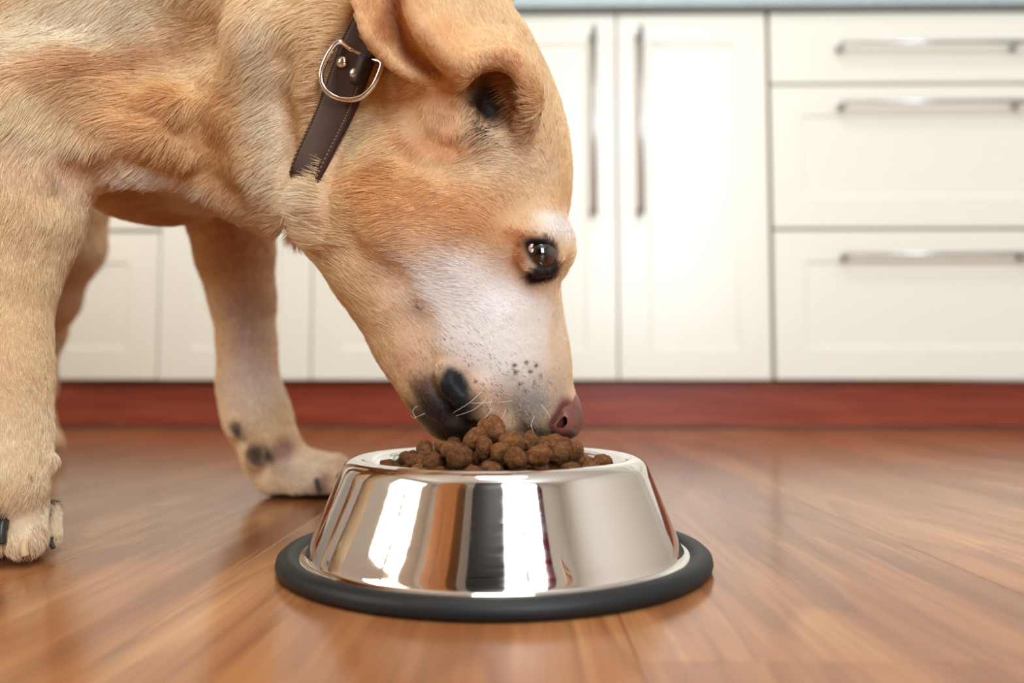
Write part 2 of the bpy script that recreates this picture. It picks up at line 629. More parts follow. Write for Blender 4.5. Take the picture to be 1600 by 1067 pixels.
# ------------------------------------------------------------------ steel bowl
BY = 0.4476
BX = (774.5 - 800) / F * 0.4476
BR = 0.12
bowl = empty('dog_bowl', (BX, BY, 0))
tag(bowl, 'polished stainless steel dog bowl with a black rubber base ring, full of kibble', 'bowl')
prof_out = [(0.1070, 0.0045), (0.1085, 0.0062), (0.1078, 0.0076), (0.1060, 0.0080), (0.1045, 0.0086), (0.1034, 0.0105),
            (0.1015, 0.0160), (0.0985, 0.0235), (0.0945, 0.0330), (0.0905, 0.0425), (0.0878, 0.0490), (0.0862, 0.0528), (0.0845, 0.0556), (0.0818, 0.0578),
            (0.0785, 0.0588), (0.0750, 0.0585), (0.0715, 0.0570), (0.0690, 0.0545), (0.0670, 0.0505), (0.0640, 0.0455),
            (0.0590, 0.0395), (0.0520, 0.0350), (0.0400, 0.0325), (0.0, 0.0320)]
sp = [tuple(p) for p in spline(prof_out, 3)]
sp = [(max(0.0, r), z) for r, z in sp]
sp[-1] = (0.0, 0.032)
under = [(0.0, 0.0310), (0.040, 0.0315), (0.052, 0.034), (0.058, 0.0385), (0.063, 0.0450), (0.0660, 0.050), (0.0690, 0.0555), (0.0785, 0.0575),
         (0.0840, 0.0542), (0.0895, 0.042), (0.0975, 0.0230), (0.1020, 0.0100), (0.1055, 0.0045)]
bm = bmesh.new()
add_lathe(bm, under[::1][:0] + sp[:-1] + [(0.0, 0.032)], 160)
add_lathe(bm, under, 96)
mesh_obj('steel_shell', bm, M['steel'], bowl, True)
bm = bmesh.new()
ring = [(0.1040, 0.0), (0.1160, 0.0), (0.1190, 0.0012), (0.1200, 0.0040), (0.1193, 0.0072), (0.1170, 0.0092), (0.1135, 0.0098), (0.1105, 0.0092),
        (0.1088, 0.0080), (0.1080, 0.0060), (0.1040, 0.0040)]
add_lathe(bm, ring, 160, closed=True)
mesh_obj('rubber_ring', bm, M['rubber'], bowl, True)

# ------------------------------------------------------------------ kibble heap
kib_me = []
dims = [(.0064, .0061, .0044), (.0067, .0056, .0048), (.0060, .0059, .0049), (.0069, .0060, .0042)]
for s, (a, b, c) in enumerate(dims):
    bm = bmesh.new()
    bmesh.ops.create_icosphere(bm, subdivisions=4, radius=1)
    ph = [random.random() * 6 for _ in range(6)]
    for v_ in bm.verts:
        x, y, z = v_.co
        d = 1 + 0.05 * math.sin(3.1 * x + ph[0]) * math.cos(2.7 * y + ph[1]) + 0.04 * math.sin(5.3 * y + 4 * z + ph[2]) + 0.025 * math.sin(9 * x + 7 * z + ph[3]) * math.sin(8 * y + ph[4])
        d += 0.05 * mathutils.noise.noise(Vector((x, y, z)) * 2.2 + Vector((s * 7, 0, 0))) + 0.035 * mathutils.noise.noise(Vector((x, y, z)) * 6 + Vector((s * 9, 3, 0))) + 0.02 * mathutils.noise.noise(Vector((x, y, z)) * 13)
        sq = (abs(x) ** 2.4 + abs(y) ** 2.4 + abs(z) ** 2.4) ** (-1 / 2.4)
        v_.co = Vector((x * sq * a * d, y * sq * b * d, z * sq * c * d))
    me = bpy.data.meshes.new('kibble')
    bm.to_mesh(me)
    bm.free()
    me.polygons.foreach_set('use_smooth', [True] * len(me.polygons))
    me.materials.append(M['kibble'])
    kib_me.append(me)
KIB = [[1,-64,214,402,38,-29,-73,50],[1,-370,243,402,15,9,-80,-57],[2,219,-357,401,3,-32,-19,93],[3,242,375,406,43,73,-51,-12],[1,490,-155,416,97,-20,-5,-16],[3,-103,-515,430,39,9,-77,-49],[0,351,325,416,23,-67,-21,-67],[1,-431,49,401,31,27,-27,-87],[1,-341,-5,401,47,71,44,30],[3,-120,439,402,16,1,97,-18],[0,-198,-478,422,49,30,-7,82],[1,433,218,408,97,-12,-1,-19],[2,-454,156,413,15,-35,64,67],[3,353,-411,428,0,-31,41,86],[1,-363,-283,401,32,-16,-14,-93],[2,500,117,422,63,-50,57,-17],[3,-433,322,426,30,7,-87,-38],[1,90,57,439,59,-46,12,-65],[2,-167,185,404,27,50,-56,-61],[1,-118,-301,402,51,-74,26,-35],[2,274,79,403,14,-59,-28,74],[3,-328,346,421,64,25,-73,5],[0,55,-482,404,3,100,-4,8],[1,198,448,476,87,-34,-24,27],[2,-445,-68,405,41,-79,4,45],[3,415,-160,487,99,8,-12,-9],[0,-210,490,438,66,-12,-36,65],[1,-15,-558,465,12,-68,-37,62],[2,402,399,480,64,-50,-57,16],[3,-538,-11,431,79,19,9,58],[0,429,-312,435,49,14,-82,-26],[1,-37,527,420,96,16,18,-12],[0,-145,303,404,11,52,-8,-84],[1,9,-355,448,50,-20,50,-68],[2,199,271,402,31,-86,-19,35],[3,-349,129,410,34,72,-27,-54],[0,244,-252,455,12,-45,78,42],[1,21,422,442,29,-31,-53,74],[2,-295,-336,470,28,-71,-42,50],[3,350,172,469,2,-93,-37,-7],[0,-520,233,466,63,50,16,58],[1,251,-465,430,80,29,-53,7],[2,83,521,432,56,-30,41,65],[3,-255,-247,401,18,-33,-81,44],[1,-397,411,491,30,68,67,-5],[2,87,-561,481,45,50,-49,-55],[3,301,438,434,61,65,-42,-16],[0,-105,104,406,55,-58,-5,60],[1,49,-240,479,97,2,24,11],[2,113,220,459,70,-50,49,14],[1,-237,316,492,76,64,-1,-4],[2,26,-456,497,4,-87,-17,-46],[3,139,334,462,91,-22,4,34],[0,-471,-1,498,40,-1,-90,18],[1,378,-96,401,93,5,-34,-14],[2,-156,396,489,11,13,99,0],[3,-90,-412,407,28,-85,19,40],[0,404,281,514,73,-23,4,64],[1,-546,110,467,78,-40,-30,38],[2,326,-314,407,7,43,-55,71],[3,18,582,502,81,-47,-26,-25],[0,-306,-428,415,12,-4,-96,25],[1,568,148,501,33,28,62,65],[2,-12,281,472,30,-3,-95,-4],[3,-108,-195,449,95,30,-7,1],[0,224,172,457,91,-15,27,27],[1,-283,65,478,92,15,1,-35],[2,146,-305,473,55,-6,-76,35],[3,26,472,533,87,-26,-3,42],[0,-195,-284,487,43,-89,10,13],[1,412,63,481,89,-41,-9,19],[2,-420,226,501,95,26,-15,-3],[3,161,-501,439,45,-56,60,-36],[0,106,406,524,56,46,68,9],[1,-455,-162,470,38,40,-12,-82],[2,535,-53,438,36,-66,11,65],[3,-304,457,457,75,37,-1,-55],[0,-136,-479,531,40,-14,44,79],[1,282,527,517,44,-81,32,23],[2,-555,-126,474,2,-79,21,57],[3,503,-339,523,13,66,-39,63],[0,15,166,478,98,15,-7,13],[1,-167,27,484,91,6,26,31],[2,178,68,490,89,9,40,18],[3,-220,200,508,80,-22,29,-48],[0,108,-397,491,8,41,65,64],[1,281,263,480,6,-10,93,-36],[2,-294,-107,403,12,35,78,-50],[3,419,-44,483,41,85,-32,3],[0,-44,374,519,70,64,26,-14],[1,-184,-384,496,38,-13,-86,-32],[2,365,181,568,26,-67,65,-23],[3,-514,170,551,82,-13,11,-54],[0,283,-369,491,7,44,89,10],[1,112,614,574,36,-11,-61,-70],[2,-405,-376,463,55,-81,11,18],[3,568,42,484,51,-42,65,37],[0,-506,342,526,72,-4,57,-40],[1,244,-537,514,95,32,2,6],[2,-12,50,500,98,-14,3,13],[3,-223,90,561,41,85,27,-18],[0,68,-95,490,2,56,48,68],[1,187,287,552,9,48,-26,83],[2,-229,-180,470,13,72,31,-61],[3,288,-40,503,46,-85,-9,-21],[0,-312,211,481,84,19,48,15],[1,114,-483,561,15,44,-42,78],[2,269,364,514,30,13,-69,65],[3,-483,-271,443,28,87,9,-39],[0,560,-148,498,4,-85,-3,53],[1,-245,538,526,28,-16,-8,94],[2,-202,-552,500,8,-34,-42,-84],[3,331,451,555,54,-59,-53,-29],[0,-598,-22,520,89,-9,14,-42],[1,392,-464,531,18,-14,96,-14],[2,-132,557,489,38,39,74,40],[3,-377,-455,516,90,19,37,-7],[0,505,254,480,30,89,-30,19],[1,-423,105,508,47,-79,-18,35],[2,-270,-463,516,51,-40,62,-44],[3,-129,282,516,37,-18,-87,-28],[0,-257,-45,472,15,14,-87,45],[1,-76,-33,449,77,-33,-1,54],[2,-104,174,495,26,-88,39,11],[3,-72,-278,497,16,-74,-65,-1],[0,156,-62,488,67,-57,26,-40],[1,-103,86,558,68,52,16,48],[2,82,-300,566,89,-40,-16,14],[3,251,197,563,54,13,-61,57],[0,-19,-132,494,57,-42,71,8],[1,285,-146,496,7,15,-37,-91],[2,-332,128,565,50,61,30,54],[3,-2,-548,569,84,3,17,51],[0,297,71,510,20,45,87,0],[1,-371,-79,487,30,87,-38,-14],[2,155,-178,480,55,14,70,43],[3,139,169,551,27,-94,-5,-23],[0,-340,-199,477,25,-92,29,0],[1,372,-112,568,98,-16,11,-8],[2,-422,179,600,6,55,-7,83],[0,367,352,577,47,-7,-7,88],[1,-160,-100,503,75,-7,-64,-16],[2,-98,-597,531,36,60,37,-61],[3,21,134,564,30,12,-2,95],[0,392,-346,538,12,19,97,-6],[1,493,-14,552,20,20,-95,-13],[2,-352,309,536,39,-71,-42,-41],[3,509,-240,485,53,40,-52,54],[2,250,-98,581,42,-50,-8,76],[3,-247,406,542,87,-34,-9,36],[0,67,-180,562,10,-3,99,4],[1,83,13,544,82,40,8,40],[2,-74,-30,561,33,-79,0,-52],[3,338,-249,505,22,34,-2,91],[0,72,262,548,16,-5,90,-40],[1,-63,-400,527,85,21,-47,-14],[2,374,2,573,62,-40,-4,-68],[3,-265,-20,582,22,-43,37,-79],[0,-294,-251,550,1,39,-40,83],[1,236,101,586,27,-91,-24,-19],[2,-399,-280,511,51,46,-57,45],[3,601,-44,540,55,78,24,15],[0,-15,33,617,74,-16,39,52],[1,44,-399,596,9,4,45,-89],[2,144,-106,599,13,-63,-50,58],[3,-416,-192,567,14,9,-97,17],[0,218,-309,556,0,30,87,-39],[1,460,157,528,4,92,-12,37],[2,-146,-199,551,67,-73,8,13],[3,435,-232,565,31,-7,95,2],[0,-230,280,588,75,8,-5,-65],[1,29,-73,597,22,49,-4,-84],[2,187,-4,580,6,-76,-12,-64],[3,-172,-20,592,43,-52,31,-67],[0,225,-209,567,3,-3,-79,-61],[1,-48,241,577,53,4,-72,44],[2,-148,-308,575,71,37,15,58],[3,327,-216,607,30,-34,-89,5],[0,-253,172,618,57,-3,68,46],[1,-16,-265,586,69,29,55,38],[2,110,103,619,92,16,18,-31],[3,-298,-134,551,33,-15,-8,-93],[1,-148,190,591,9,-95,-15,-26],[2,-312,-380,575,66,43,58,-20],[3,485,361,525,39,65,-27,-60],[0,-355,21,536,20,10,83,50],[1,225,-430,562,87,5,2,48],[2,170,557,494,26,-14,-67,68],[3,62,-169,653,9,-8,99,4],[0,279,5,631,58,39,-65,-31],[1,-58,-149,598,68,7,29,67]]

EXTRA = [(768, 671, .418, 24, 0), (742, 686, .406, 22, 1), (799, 692, .405, 23, 2), (757, 699, .398, 20, 0), (828, 690, .412, 19, 3),
         (706, 704, .405, 20, 2), (781, 706, .392, 18, 1), (861, 694, .405, 22, 3), (880, 697, .415, 17, 0), (806, 716, .385, 20, 2),
         (718, 714, .392, 21, 1), (842, 712, .388, 22, 0), (692, 700, .42, 15, 3), (875, 706, .40, 20, 1), (897, 704, .415, 17, 2)]
KLAB = 'small round brown kibble lying in the heap in the steel bowl'


def add_kibble(s, loc, q, sc=1.0, lab=None):
    o = bpy.data.objects.new('kibble', kib_me[s])
    o.rotation_mode = 'QUATERNION'
    o.rotation_quaternion = q
    o.location = loc
    o.scale = (sc, sc, sc)
    COL.objects.link(o)
    tag(o, lab or KLAB, 'kibble', 'kibble heaped in the steel bowl')


for r in KIB:
    add_kibble(r[0], (BX + r[1] / 1e4, BY + r[2] / 1e4, r[3] / 1e4), Quaternion([v / 100 for v in r[4:8]]).normalized())
for i_, (px, py, Y, rp, s) in enumerate(EXTRA):
    q = Quaternion([random.uniform(-1, 1) for _ in range(4)]).normalized()
    add_kibble(s, P(px, py, Y), q, rp * Y / F / 0.0070, 'large kibble at the very peak of the heap, touching the dog\'s lip' if i_ == 0 else None)

# ------------------------------------------------------------------ the dog: one continuous body grown from an implicit surface
HY = 0.485          # depth of the middle plane of the head


def PN(px, py, Y):
    return np.array(P(px, py, Y))


PR = []             # primitives in folding order


def add_prim(kind, k, c, rad, data, op=0):
    PR.append(dict(kind=kind, k=k, c=np.array(c, float), rad=float(rad), data=data, op=op))


def cone(a, b, k=0.02, op=0, mir=None):
    """tapered capsule; a, b = (px, py, Y, radius in px)"""
    pa, pb = PN(*a[:3]), PN(*b[:3])
    ra, rb = a[3] * a[2] / F, b[3] * b[2] / F
    L = np.linalg.norm(pb - pa)
    add_prim('cone', k, (pa + pb) / 2, L / 2 + max(ra, rb), (pa, pb - pa, max(L * L, 1e-9), ra, rb), op)
    if mir is not None:
        qa, qb = pa.copy(), pb.copy()
        qa[1], qb[1] = 2 * mir - pa[1], 2 * mir - pb[1]
        add_prim('cone', k, (qa + qb) / 2, L / 2 + max(ra, rb), (qa, qb - qa, max(L * L, 1e-9), ra, rb), op)


def chain(pts, k=0.02, op=0, mir=None):
    for a, b in zip(pts[:-1], pts[1:]):
        cone(a, b, k, op, mir)


def ell(px, py, Y, ra, rb, rc, ang=0.0, k=0.02, op=0, mir=None, yaw=0.0):
    """ellipsoid; ra along the image direction ang (degrees, 0 = right, 90 = up), rb across it, rc in depth; px radii"""
    s = Y / F
    a = math.radians(ang)
    for m in ([1] if mir is None else [1, -1]):
        c = PN(px, py, Y)
        if m < 0:
            c[1] = 2 * mir - c[1]
        ex = np.array((math.cos(a), 0, math.sin(a)))
        ez = np.array((-math.sin(a), 0, math.cos(a)))
        ey = np.array((0, 1.0, 0))
        if yaw:
            y = math.radians(yaw) * m
            ex, ey = ex * math.cos(y) + ey * math.sin(y), ey * math.cos(y) - ex * math.sin(y)
        R = np.stack([ex, ez, ey])
        add_prim('ell', k, c, max(ra, rb, rc) * s, (c, R, np.array((ra * s, rb * s, rc * s))), op)


def sheet(rows, thick, k=0.004):
    """curved thick sheet through a grid of (px, py, Y) points, thick in px (may be a list per row)"""
    g = [[PN(*p) for p in spline(r, 3)] for r in rows]
    g = list(zip(*g))                                      # across
    g = [spline([np.array(q) for q in r], 3) for r in g]
    th = thick * 0.42 / F
    for i in range(len(g) - 1):
        for j in range(len(g[0]) - 1):
            a, b, c, d = g[i][j], g[i + 1][j], g[i + 1][j + 1], g[i][j + 1]
            for tri in ((a, b, c), (a, c, d)):
                cen = (tri[0] + tri[1] + tri[2]) / 3
                rr = max(np.linalg.norm(q - cen) for q in tri)
                if np.linalg.norm(np.cross(tri[1] - tri[0], tri[2] - tri[0])) < 1e-10:
                    continue
                add_prim('tri', k, cen, rr + th, (tri[0], tri[1], tri[2], th))


def d_prim(p, X):
    kd = p['kind']
    if kd == 'cone':
        a, ab, L2, ra, rb = p['data']
        v = X - a
        t_ = np.clip((v @ ab) / L2, 0, 1)
        q = v - t_[:, None] * ab
        return np.sqrt((q * q).sum(1)) - (ra + (rb - ra) * t_)
    if kd == 'ell':
        c, R, r = p['data']
        q = (X - c) @ R.T
        q0 = q / r
        k0 = np.sqrt((q0 * q0).sum(1)) + 1e-9
        q1 = q0 / r
        k1 = np.sqrt((q1 * q1).sum(1)) + 1e-9
        return k0 * (k0 - 1) / k1
    a, b, c, th = p['data']
    ba, cb, ac = b - a, c - b, a - c
    pa, pb, pc = X - a, X - b, X - c
    n = np.cross(ba, ac)

    def dot2(v):
        return (v * v).sum(1)
    s = np.sign(pa @ np.cross(ba, n)) + np.sign(pb @ np.cross(cb, n)) + np.sign(pc @ np.cross(ac, n))
    e = np.minimum(np.minimum(dot2(ba * np.clip((pa @ ba) / (ba @ ba), 0, 1)[:, None] - pa),
                              dot2(cb * np.clip((pb @ cb) / (cb @ cb), 0, 1)[:, None] - pb)),
                   dot2(ac * np.clip((pc @ ac) / (ac @ ac), 0, 1)[:, None] - pc))
    f = (pa @ n) ** 2 / (n @ n)
    return np.sqrt(np.where(np.abs(s) < 2, e, f)) - th


def fold(X, plist):
    d = np.full(len(X), 1.0)
    for p in plist:
        dp = d_prim(p, X)
        k = p['k']
        if p['op'] == 0:
            h = np.maximum(k - np.abs(d - dp), 0.0) / k
            d = np.minimum(d, dp) - h * h * k * 0.25
        else:                                             # carve
            dp = -dp
            h = np.maximum(k - np.abs(d - dp), 0.0) / k
            d = np.maximum(d, dp) + h * h * k * 0.25
    return d


# ---- hind quarters and trunk (mostly off the frame to the left, running away from the lens)
TR = [(235, 120, .555, 190), (60, 60, .62, 190), (-140, 40, .72, 165), (-330, 40, .84, 150)]
chain(TR, .05)
ell(250, 226, .560, 150, 102, 165, -4, .035)              # chest, its underline shows between the forelegs
ell(235, 264, .540, 105, 66, 90, -4, .03)
# neck, from the withers to the nape
chain([(300, 60, .55, 195), (430, 95, .52, 165), (560, 120, .495, 140), (690, 120, HY, 128)], .045)
cone((330, 190, .515, 105), (440, 235, .500, 76), .03)
ell(428, 292, .487, 66, 62, 62, -30, .022)                # loose skin under the collar
cone((330, 255, .51, 66), (410, 262, .495, 74), .025)
# near shoulder and upper arm
ell(105, 60, .475, 170, 120, 95, 40, .03)                 # shoulder blade
ell(215, 165, .462, 120, 66, 70, -14, .028)               # point of the shoulder
cone((300, 205, .480, 60), (180, 195, .455, 78), .025)
cone((30, 205, .462, 105), (190, 185, .455, 72), .03)
ell(20, 200, .455, 115, 112, 78, 0, .03)
# near foreleg
chain([(22, 235, .452, 96), (15, 330, .448, 84), (8, 430, .442, 63), (0, 540, .438, 57), (-2, 610, .437, 58), (2, 690, .437, 55), (4, 750, .432, 58)], .02)
cone((52, 250, .458, 60), (30, 340, .45, 70), .02)
# far foreleg
chain([(352, 250, .640, 78), (360, 330, .675, 60), (368, 400, .695, 51), (380, 470, .705, 42), (386, 540, .708, 37), (388, 600, .706, 39), (402, 650, .704, 43), (425, 700, .702, 42)], .02)
# hind legs
chain([(10, 200, .93, 120), (85, 300, .98, 78), (104, 380, 1.00, 52), (84, 470, 1.03, 33), (72, 520, 1.06, 24), (66, 600, 1.06, 17), (62, 655, 1.05, 18)], .02)
chain([(-420, 160, .80, 150), (-300, 330, .76, 90), (-280, 420, .74, 60), (-390, 520, .80, 34), (-400, 560, .80, 30), (-380, 700, .78, 26), (-370, 760, .75, 27)], .02)
cone((-330, 10, .84, 60), (-560, 120, .98, 38), .03)       # tail
cone((-560, 120, .98, 38), (-640, 330, 1.02, 16), .02)
# cranium, forehead
ell(722, 150, HY, 200, 128, 140, -62, .03)
ell(792, 292, HY, 150, 97, 112, -84, .03)
cone((640, 130, HY, 120), (700, 210, HY, 135), .03)
# ruff and cheek
chain([(655, 135, HY - .012, 84), (596, 215, HY - .008, 82), (545, 306, HY - .004, 80)], .02)
ell(655, 320, HY - .012, 165, 128, 118, -70, .03, mir=HY)
ell(735, 350, HY - .016, 120, 92, 92, -80, .025, mir=HY)
ell(500, 316, HY - .024, 44, 40, 36, -60, .010)
ell(520, 345, HY - .010, 50, 44, 44, -60, .014)
# throat and lower jaw
chain([(585, 322, HY, 102), (640, 428, HY, 88), (672, 505, HY, 66), (694, 568, HY, 54), (708, 622, HY, 52)], .03)
chain([(630, 540, HY - .004, 26), (668, 590, HY - .006, 26)], .02)           # slack lip fold at the throat
# muzzle
chain([(800, 440, HY, 58), (808, 510, HY, 46), (826, 575, HY, 42), (852, 632, HY, 38)], .018)
ell(755, 470, HY, 130, 98, 92, -75, .03)
ell(775, 570, HY, 108, 92, 84, -62, .025)
ell(818, 628, HY - .012, 64, 50, 60, -62, .014, mir=HY)                      # flews
ell(752, 622, HY - .016, 58, 44, 46, -40, .014, mir=HY)
ell(692, 628, HY - .008, 60, 36, 58, -62, .012, mir=HY)                      # lower lip and chin
cone((862, 640, HY, 36), (872, 660, HY, 30), .01)
# brows and eye region
ell(846, 372, HY - .024, 52, 38, 42, -50, .018, mir=HY)
ell(864, 386, HY - .018, 30, 27, 30, -60, .012, mir=HY)
ell(800, 425, HY - .034, 60, 30, 24, -35, .02, mir=HY)                        # cheek bone under the eye
PRIM = PR


def sdf(X, plist=None):
    return fold(X, PRIM if plist is None else plist)


def near_ray(o, q, plist, pad=0.03):
    out = []
    for p in plist:
        v = p['c'] - o
        if np.linalg.norm(v - q * (v @ q)) < p['rad'] + p['k'] + pad:
            out.append(p)
    return out


def march(px, py, plist=None, start=0.34, end=1.3):
    """first body surface point along the line of sight of a photo position"""
    o = np.array((0, 0, HC))
    q = PN(px, py, 1.0) - o
    q /= np.linalg.norm(q)
    pl = near_ray(o, q, PRIM if plist is None else plist)
    s = start
    for _ in range(90):
        d = float(fold((o + q * s)[None], pl)[0])
        if d < 1.5e-4:
            break
        s += max(d * 0.85, 2e-4)
        if s > end * 1.5:
            return None
    return o + q * s


def grad(X, h=5e-4):
    X = np.atleast_2d(X)
    g = np.stack([sdf(X + np.eye(3)[i] * h) - sdf(X - np.eye(3)[i] * h) for i in range(3)], 1)
    return g / (np.linalg.norm(g, axis=1)[:, None] + 1e-12)

def surf_y(px, py):
    """depth of the skin so far along the sight line of a photo position"""
    global PRIM
    PRIM = PR
    m_ = march(px, py)
    return float(m_[1])


def groove(pts, r, off=0.0, k=0.012, mir=None):
    """shallow furrow following the skin; off < 0 floats the tool towards the outside"""
    q = []
    for px, py in pts:
        y = surf_y(px, py)
        q.append((px, py, y - off, r))
    chain(q, k, 1, mir)


def ridge(pts, r, off=0.0, k=0.012, mir=None):
    q = []
    for p_ in pts:
        rr = p_[2] if len(p_) > 2 else r
        q.append((p_[0], p_[1], surf_y(p_[0], p_[1]) + off, rr))
    chain(q, k, 0, mir)


# modelling of the trunk: hollows between shoulder, arm and neck
groove([(95, 178), (150, 140), (205, 75), (262, 48), (320, 44)], 30, 0.006, .03)
groove([(178, 186), (240, 200), (290, 232), (318, 275)], 12, 0.002, .02)
groove([(104, 305), (135, 272), (190, 262), (250, 262), (300, 275)], 12, 0.003, .014)
groove([(345, 90), (350, 160), (345, 230), (358, 300)], 16, 0.0025, .03)
groove([(440, 90), (432, 170), (440, 250), (452, 300)], 12, 0.002, .02)
ridge([(395, 60), (385, 150), (396, 240)], 20, 0.004, .03)
ridge([(170, 195), (235, 212), (285, 240)], 10, 0.001, .012)
ridge([(506, 262, 20), (488, 318, 26), (494, 362, 24)], 24, 0.004, .010)
cone((478, 300, .452, 7), (462, 344, .474, 8), .008, 1)
cone((462, 344, .474, 8), (454, 362, .505, 10), .008, 1)
# face: furrows behind the cheek, cheek muscle, line of the jaw
groove([(585, 165), (562, 225), (552, 280), (568, 335)], 14, 0.003, .022, HY)
ridge([(600, 250, 26), (590, 300, 34), (604, 350, 26)], 30, 0.007, .02, HY)
groove([(640, 245), (700, 262), (745, 258)], 10, 0.002, .016, HY)
groove([(745, 395), (790, 440), (850, 455)], 12, 0.004, .02, HY)
groove([(560, 395), (610, 445), (645, 510), (662, 565)], 9, 0.002, .016, HY)

# ear: the flap is thrown back and up so that its inside shows; canal and folds at its root
ell(752, 172, HY - .046, 84, 56, 26, -25, .012)
sheet([
    [(612, -235, .428), (566, -180, .400), (548, -90, .390), (558, 10, .385), (575, 62, .386), (610, 102, .395), (658, 126, .408), (702, 126, .417)],
    [(618, -238, .430), (592, -180, .412), (578, -90, .405), (586, 10, .402), (602, 60, .403), (634, 94, .410), (676, 115, .416), (708, 120, .421)],
    [(624, -240, .432), (618, -185, .416), (616, -90, .410), (619, 8, .408), (636, 55, .410), (662, 88, .416), (690, 109, .418), (717, 117, .422)],
    [(632, -238, .434), (640, -180, .406), (640, -90, .390), (642, 5, .386), (660, 50, .387), (686, 86, .394), (710, 108, .404), (734, 116, .412)],
], 5.5, .002)
sheet([
    [(632, -238, .434), (640, -180, .406), (640, -90, .390), (642, 5, .386), (660, 50, .387), (686, 86, .394), (710, 108, .404), (734, 116, .412)],
    [(660, -222, .445), (686, -170, .436), (690, -90, .425), (694, 10, .422), (706, 46, .420), (724, 72, .422), (742, 92, .416), (760, 104, .412)],
    [(690, -200, .462), (730, -150, .458), (740, -90, .448), (745, 18, .444), (754, 46, .438), (766, 68, .430), (778, 84, .420), (792, 96, .411)],
    [(740, -170, .485), (778, -130, .487), (790, -80, .485), (796, 30, .478), (804, 58, .460), (812, 80, .444), (822, 98, .430), (830, 116, .417)],
], 6.0, .005)
# rim of the canal, curling over it on the right
chain([tuple(q_) for q_ in spline([(700, 124, .419, 7), (732, 118, .413, 7), (762, 104, .411, 7), (795, 100, .411, 8), (818, 118, .413, 9), (829, 150, .417, 11), (824, 182, .426, 12), (802, 206, .437, 10)], 3)], .008)
ell(768, 152, HY - .066, 38, 40, 42, 0, .006, 1)
ell(782, 176, HY - .062, 26, 26, 24, 0, .008, 1)
# folds in front of the canal
ell(690, 172, HY - .056, 26, 34, 18, 10, .005)
ell(718, 196, HY - .056, 20, 20, 15, 0, .005)
ell(662, 190, HY - .050, 16, 26, 14, -20, .005)
chain([(690, 140, .424, 10), (712, 150, .424, 11), (735, 175, .426, 9), (744, 205, .430, 8)], .004)
groove([(706, 168), (700, 192), (688, 200)], 5, 0.001, .004)
groove([(640, 165), (645, 195), (668, 222), (705, 228)], 8, 0.002, .008)

# eye socket and lids
ell(843, 400, HY - .056, 27, 19, 24, -45, .006, 1, mir=HY)
chain([(px, py, HY - .0485 + max(0, (px - 846)) * .00026, 5.5) for px, py in [(817, 378), (829, 372), (846, 376), (860, 388), (870, 406)]], .004, 0, HY)
chain([(px, py, HY - .0472 + max(0, (px - 846)) * .00024, 6.5) for px, py in [(816, 380), (818, 398), (828, 415), (843, 425), (859, 423), (870, 408)]], .005, 0, HY)
ridge([(806, 364), (832, 356), (858, 366), (877, 390)], 9, 0.002, .010, HY)

# lips: dark fold at the corner of the mouth, mouth line, upper lip edge
groove([(672, 582), (690, 612), (712, 646), (735, 668)], 8, 0.001, .006, HY)
ridge([(692, 584, 13), (706, 602, 16), (722, 622, 13), (740, 648, 9)], 13, -0.001, .005, HY)
groove([(722, 590), (742, 618), (756, 648)], 5, 0.0005, .005, HY)
ridge([(750, 610, 14), (770, 645, 14), (790, 668, 10)], 13, 0.002, .008, HY)
groove([(800, 600), (796, 640), (812, 672)], 6, 0.001, .008, HY)
# nose wing behind the pad
ell(866, 640, HY - .010, 24, 20, 18, -70, .008, mir=HY)

# paws: toes, pads, dew claws
cone((4, 768, .440, 56), (8, 800, .442, 52), .012)
for a_, b_ in (((76, 795, .466, 16), (78, 834, .462, 17)), ((42, 792, .446, 27), (38, 842, .434, 30)),
               ((-24, 792, .440, 28), (-26, 846, .428, 30)), ((-72, 795, .448, 22), (-76, 838, .440, 22))):
    cone(a_, b_, .005)
ell(5, 850, .462, 62, 20, 40, 0, .008)
ell(70, 722, .442, 12, 20, 12, -60, .006)
cone((425, 712, .700, 42), (470, 738, .700, 33), .012)
cone((462, 732, .702, 32), (522, 736, .700, 27), .008)
cone((440, 742, .690, 30), (488, 748, .684, 22), .006)
cone((500, 738, .716, 28), (520, 742, .716, 22), .006)
cone((436, 742, .700, 34), (512, 754, .702, 24), .01)
cone((470, 750, .680, 24), (515, 756, .680, 19), .006)
ell(398, 708, .662, 13, 22, 14, 10, .006)
ell(366, 668, .672, 10, 16, 10, 20, .006)
cone((64, 655, 1.04, 20), (72, 690, 1.05, 22), .01)
cone((70, 690, 1.05, 22), (82, 692, 1.02, 16), .008)
cone((-370, 745, .75, 36), (-350, 745, .70, 30), .01)

PRIM = list(PR)

def axis(segs):
    out = [segs[0][0]]
    for a, b, h in segs:
        n = max(1, int(round((b - a) / h)))
        out += list(a + (b - a) * (np.arange(n) + 1) / n)
    return np.array(out)


def build_body():
    Q = 1.0
    xs = axis([(-1.02, -0.34, .006 * Q), (-0.34, -0.165, .0024 * Q), (-0.165, 0.060, .0016 * Q)])
    ys = axis([(0.330, 0.375, .004 * Q), (0.375, 0.56, .0018 * Q), (0.56, 0.74, .003 * Q), (0.74, 1.22, .007 * Q)])
    zs = axis([(-0.006, 0.36, .0018 * Q), (0.36, 0.60, .006 * Q)])
    return polygonise(xs, ys, zs, PRIM)


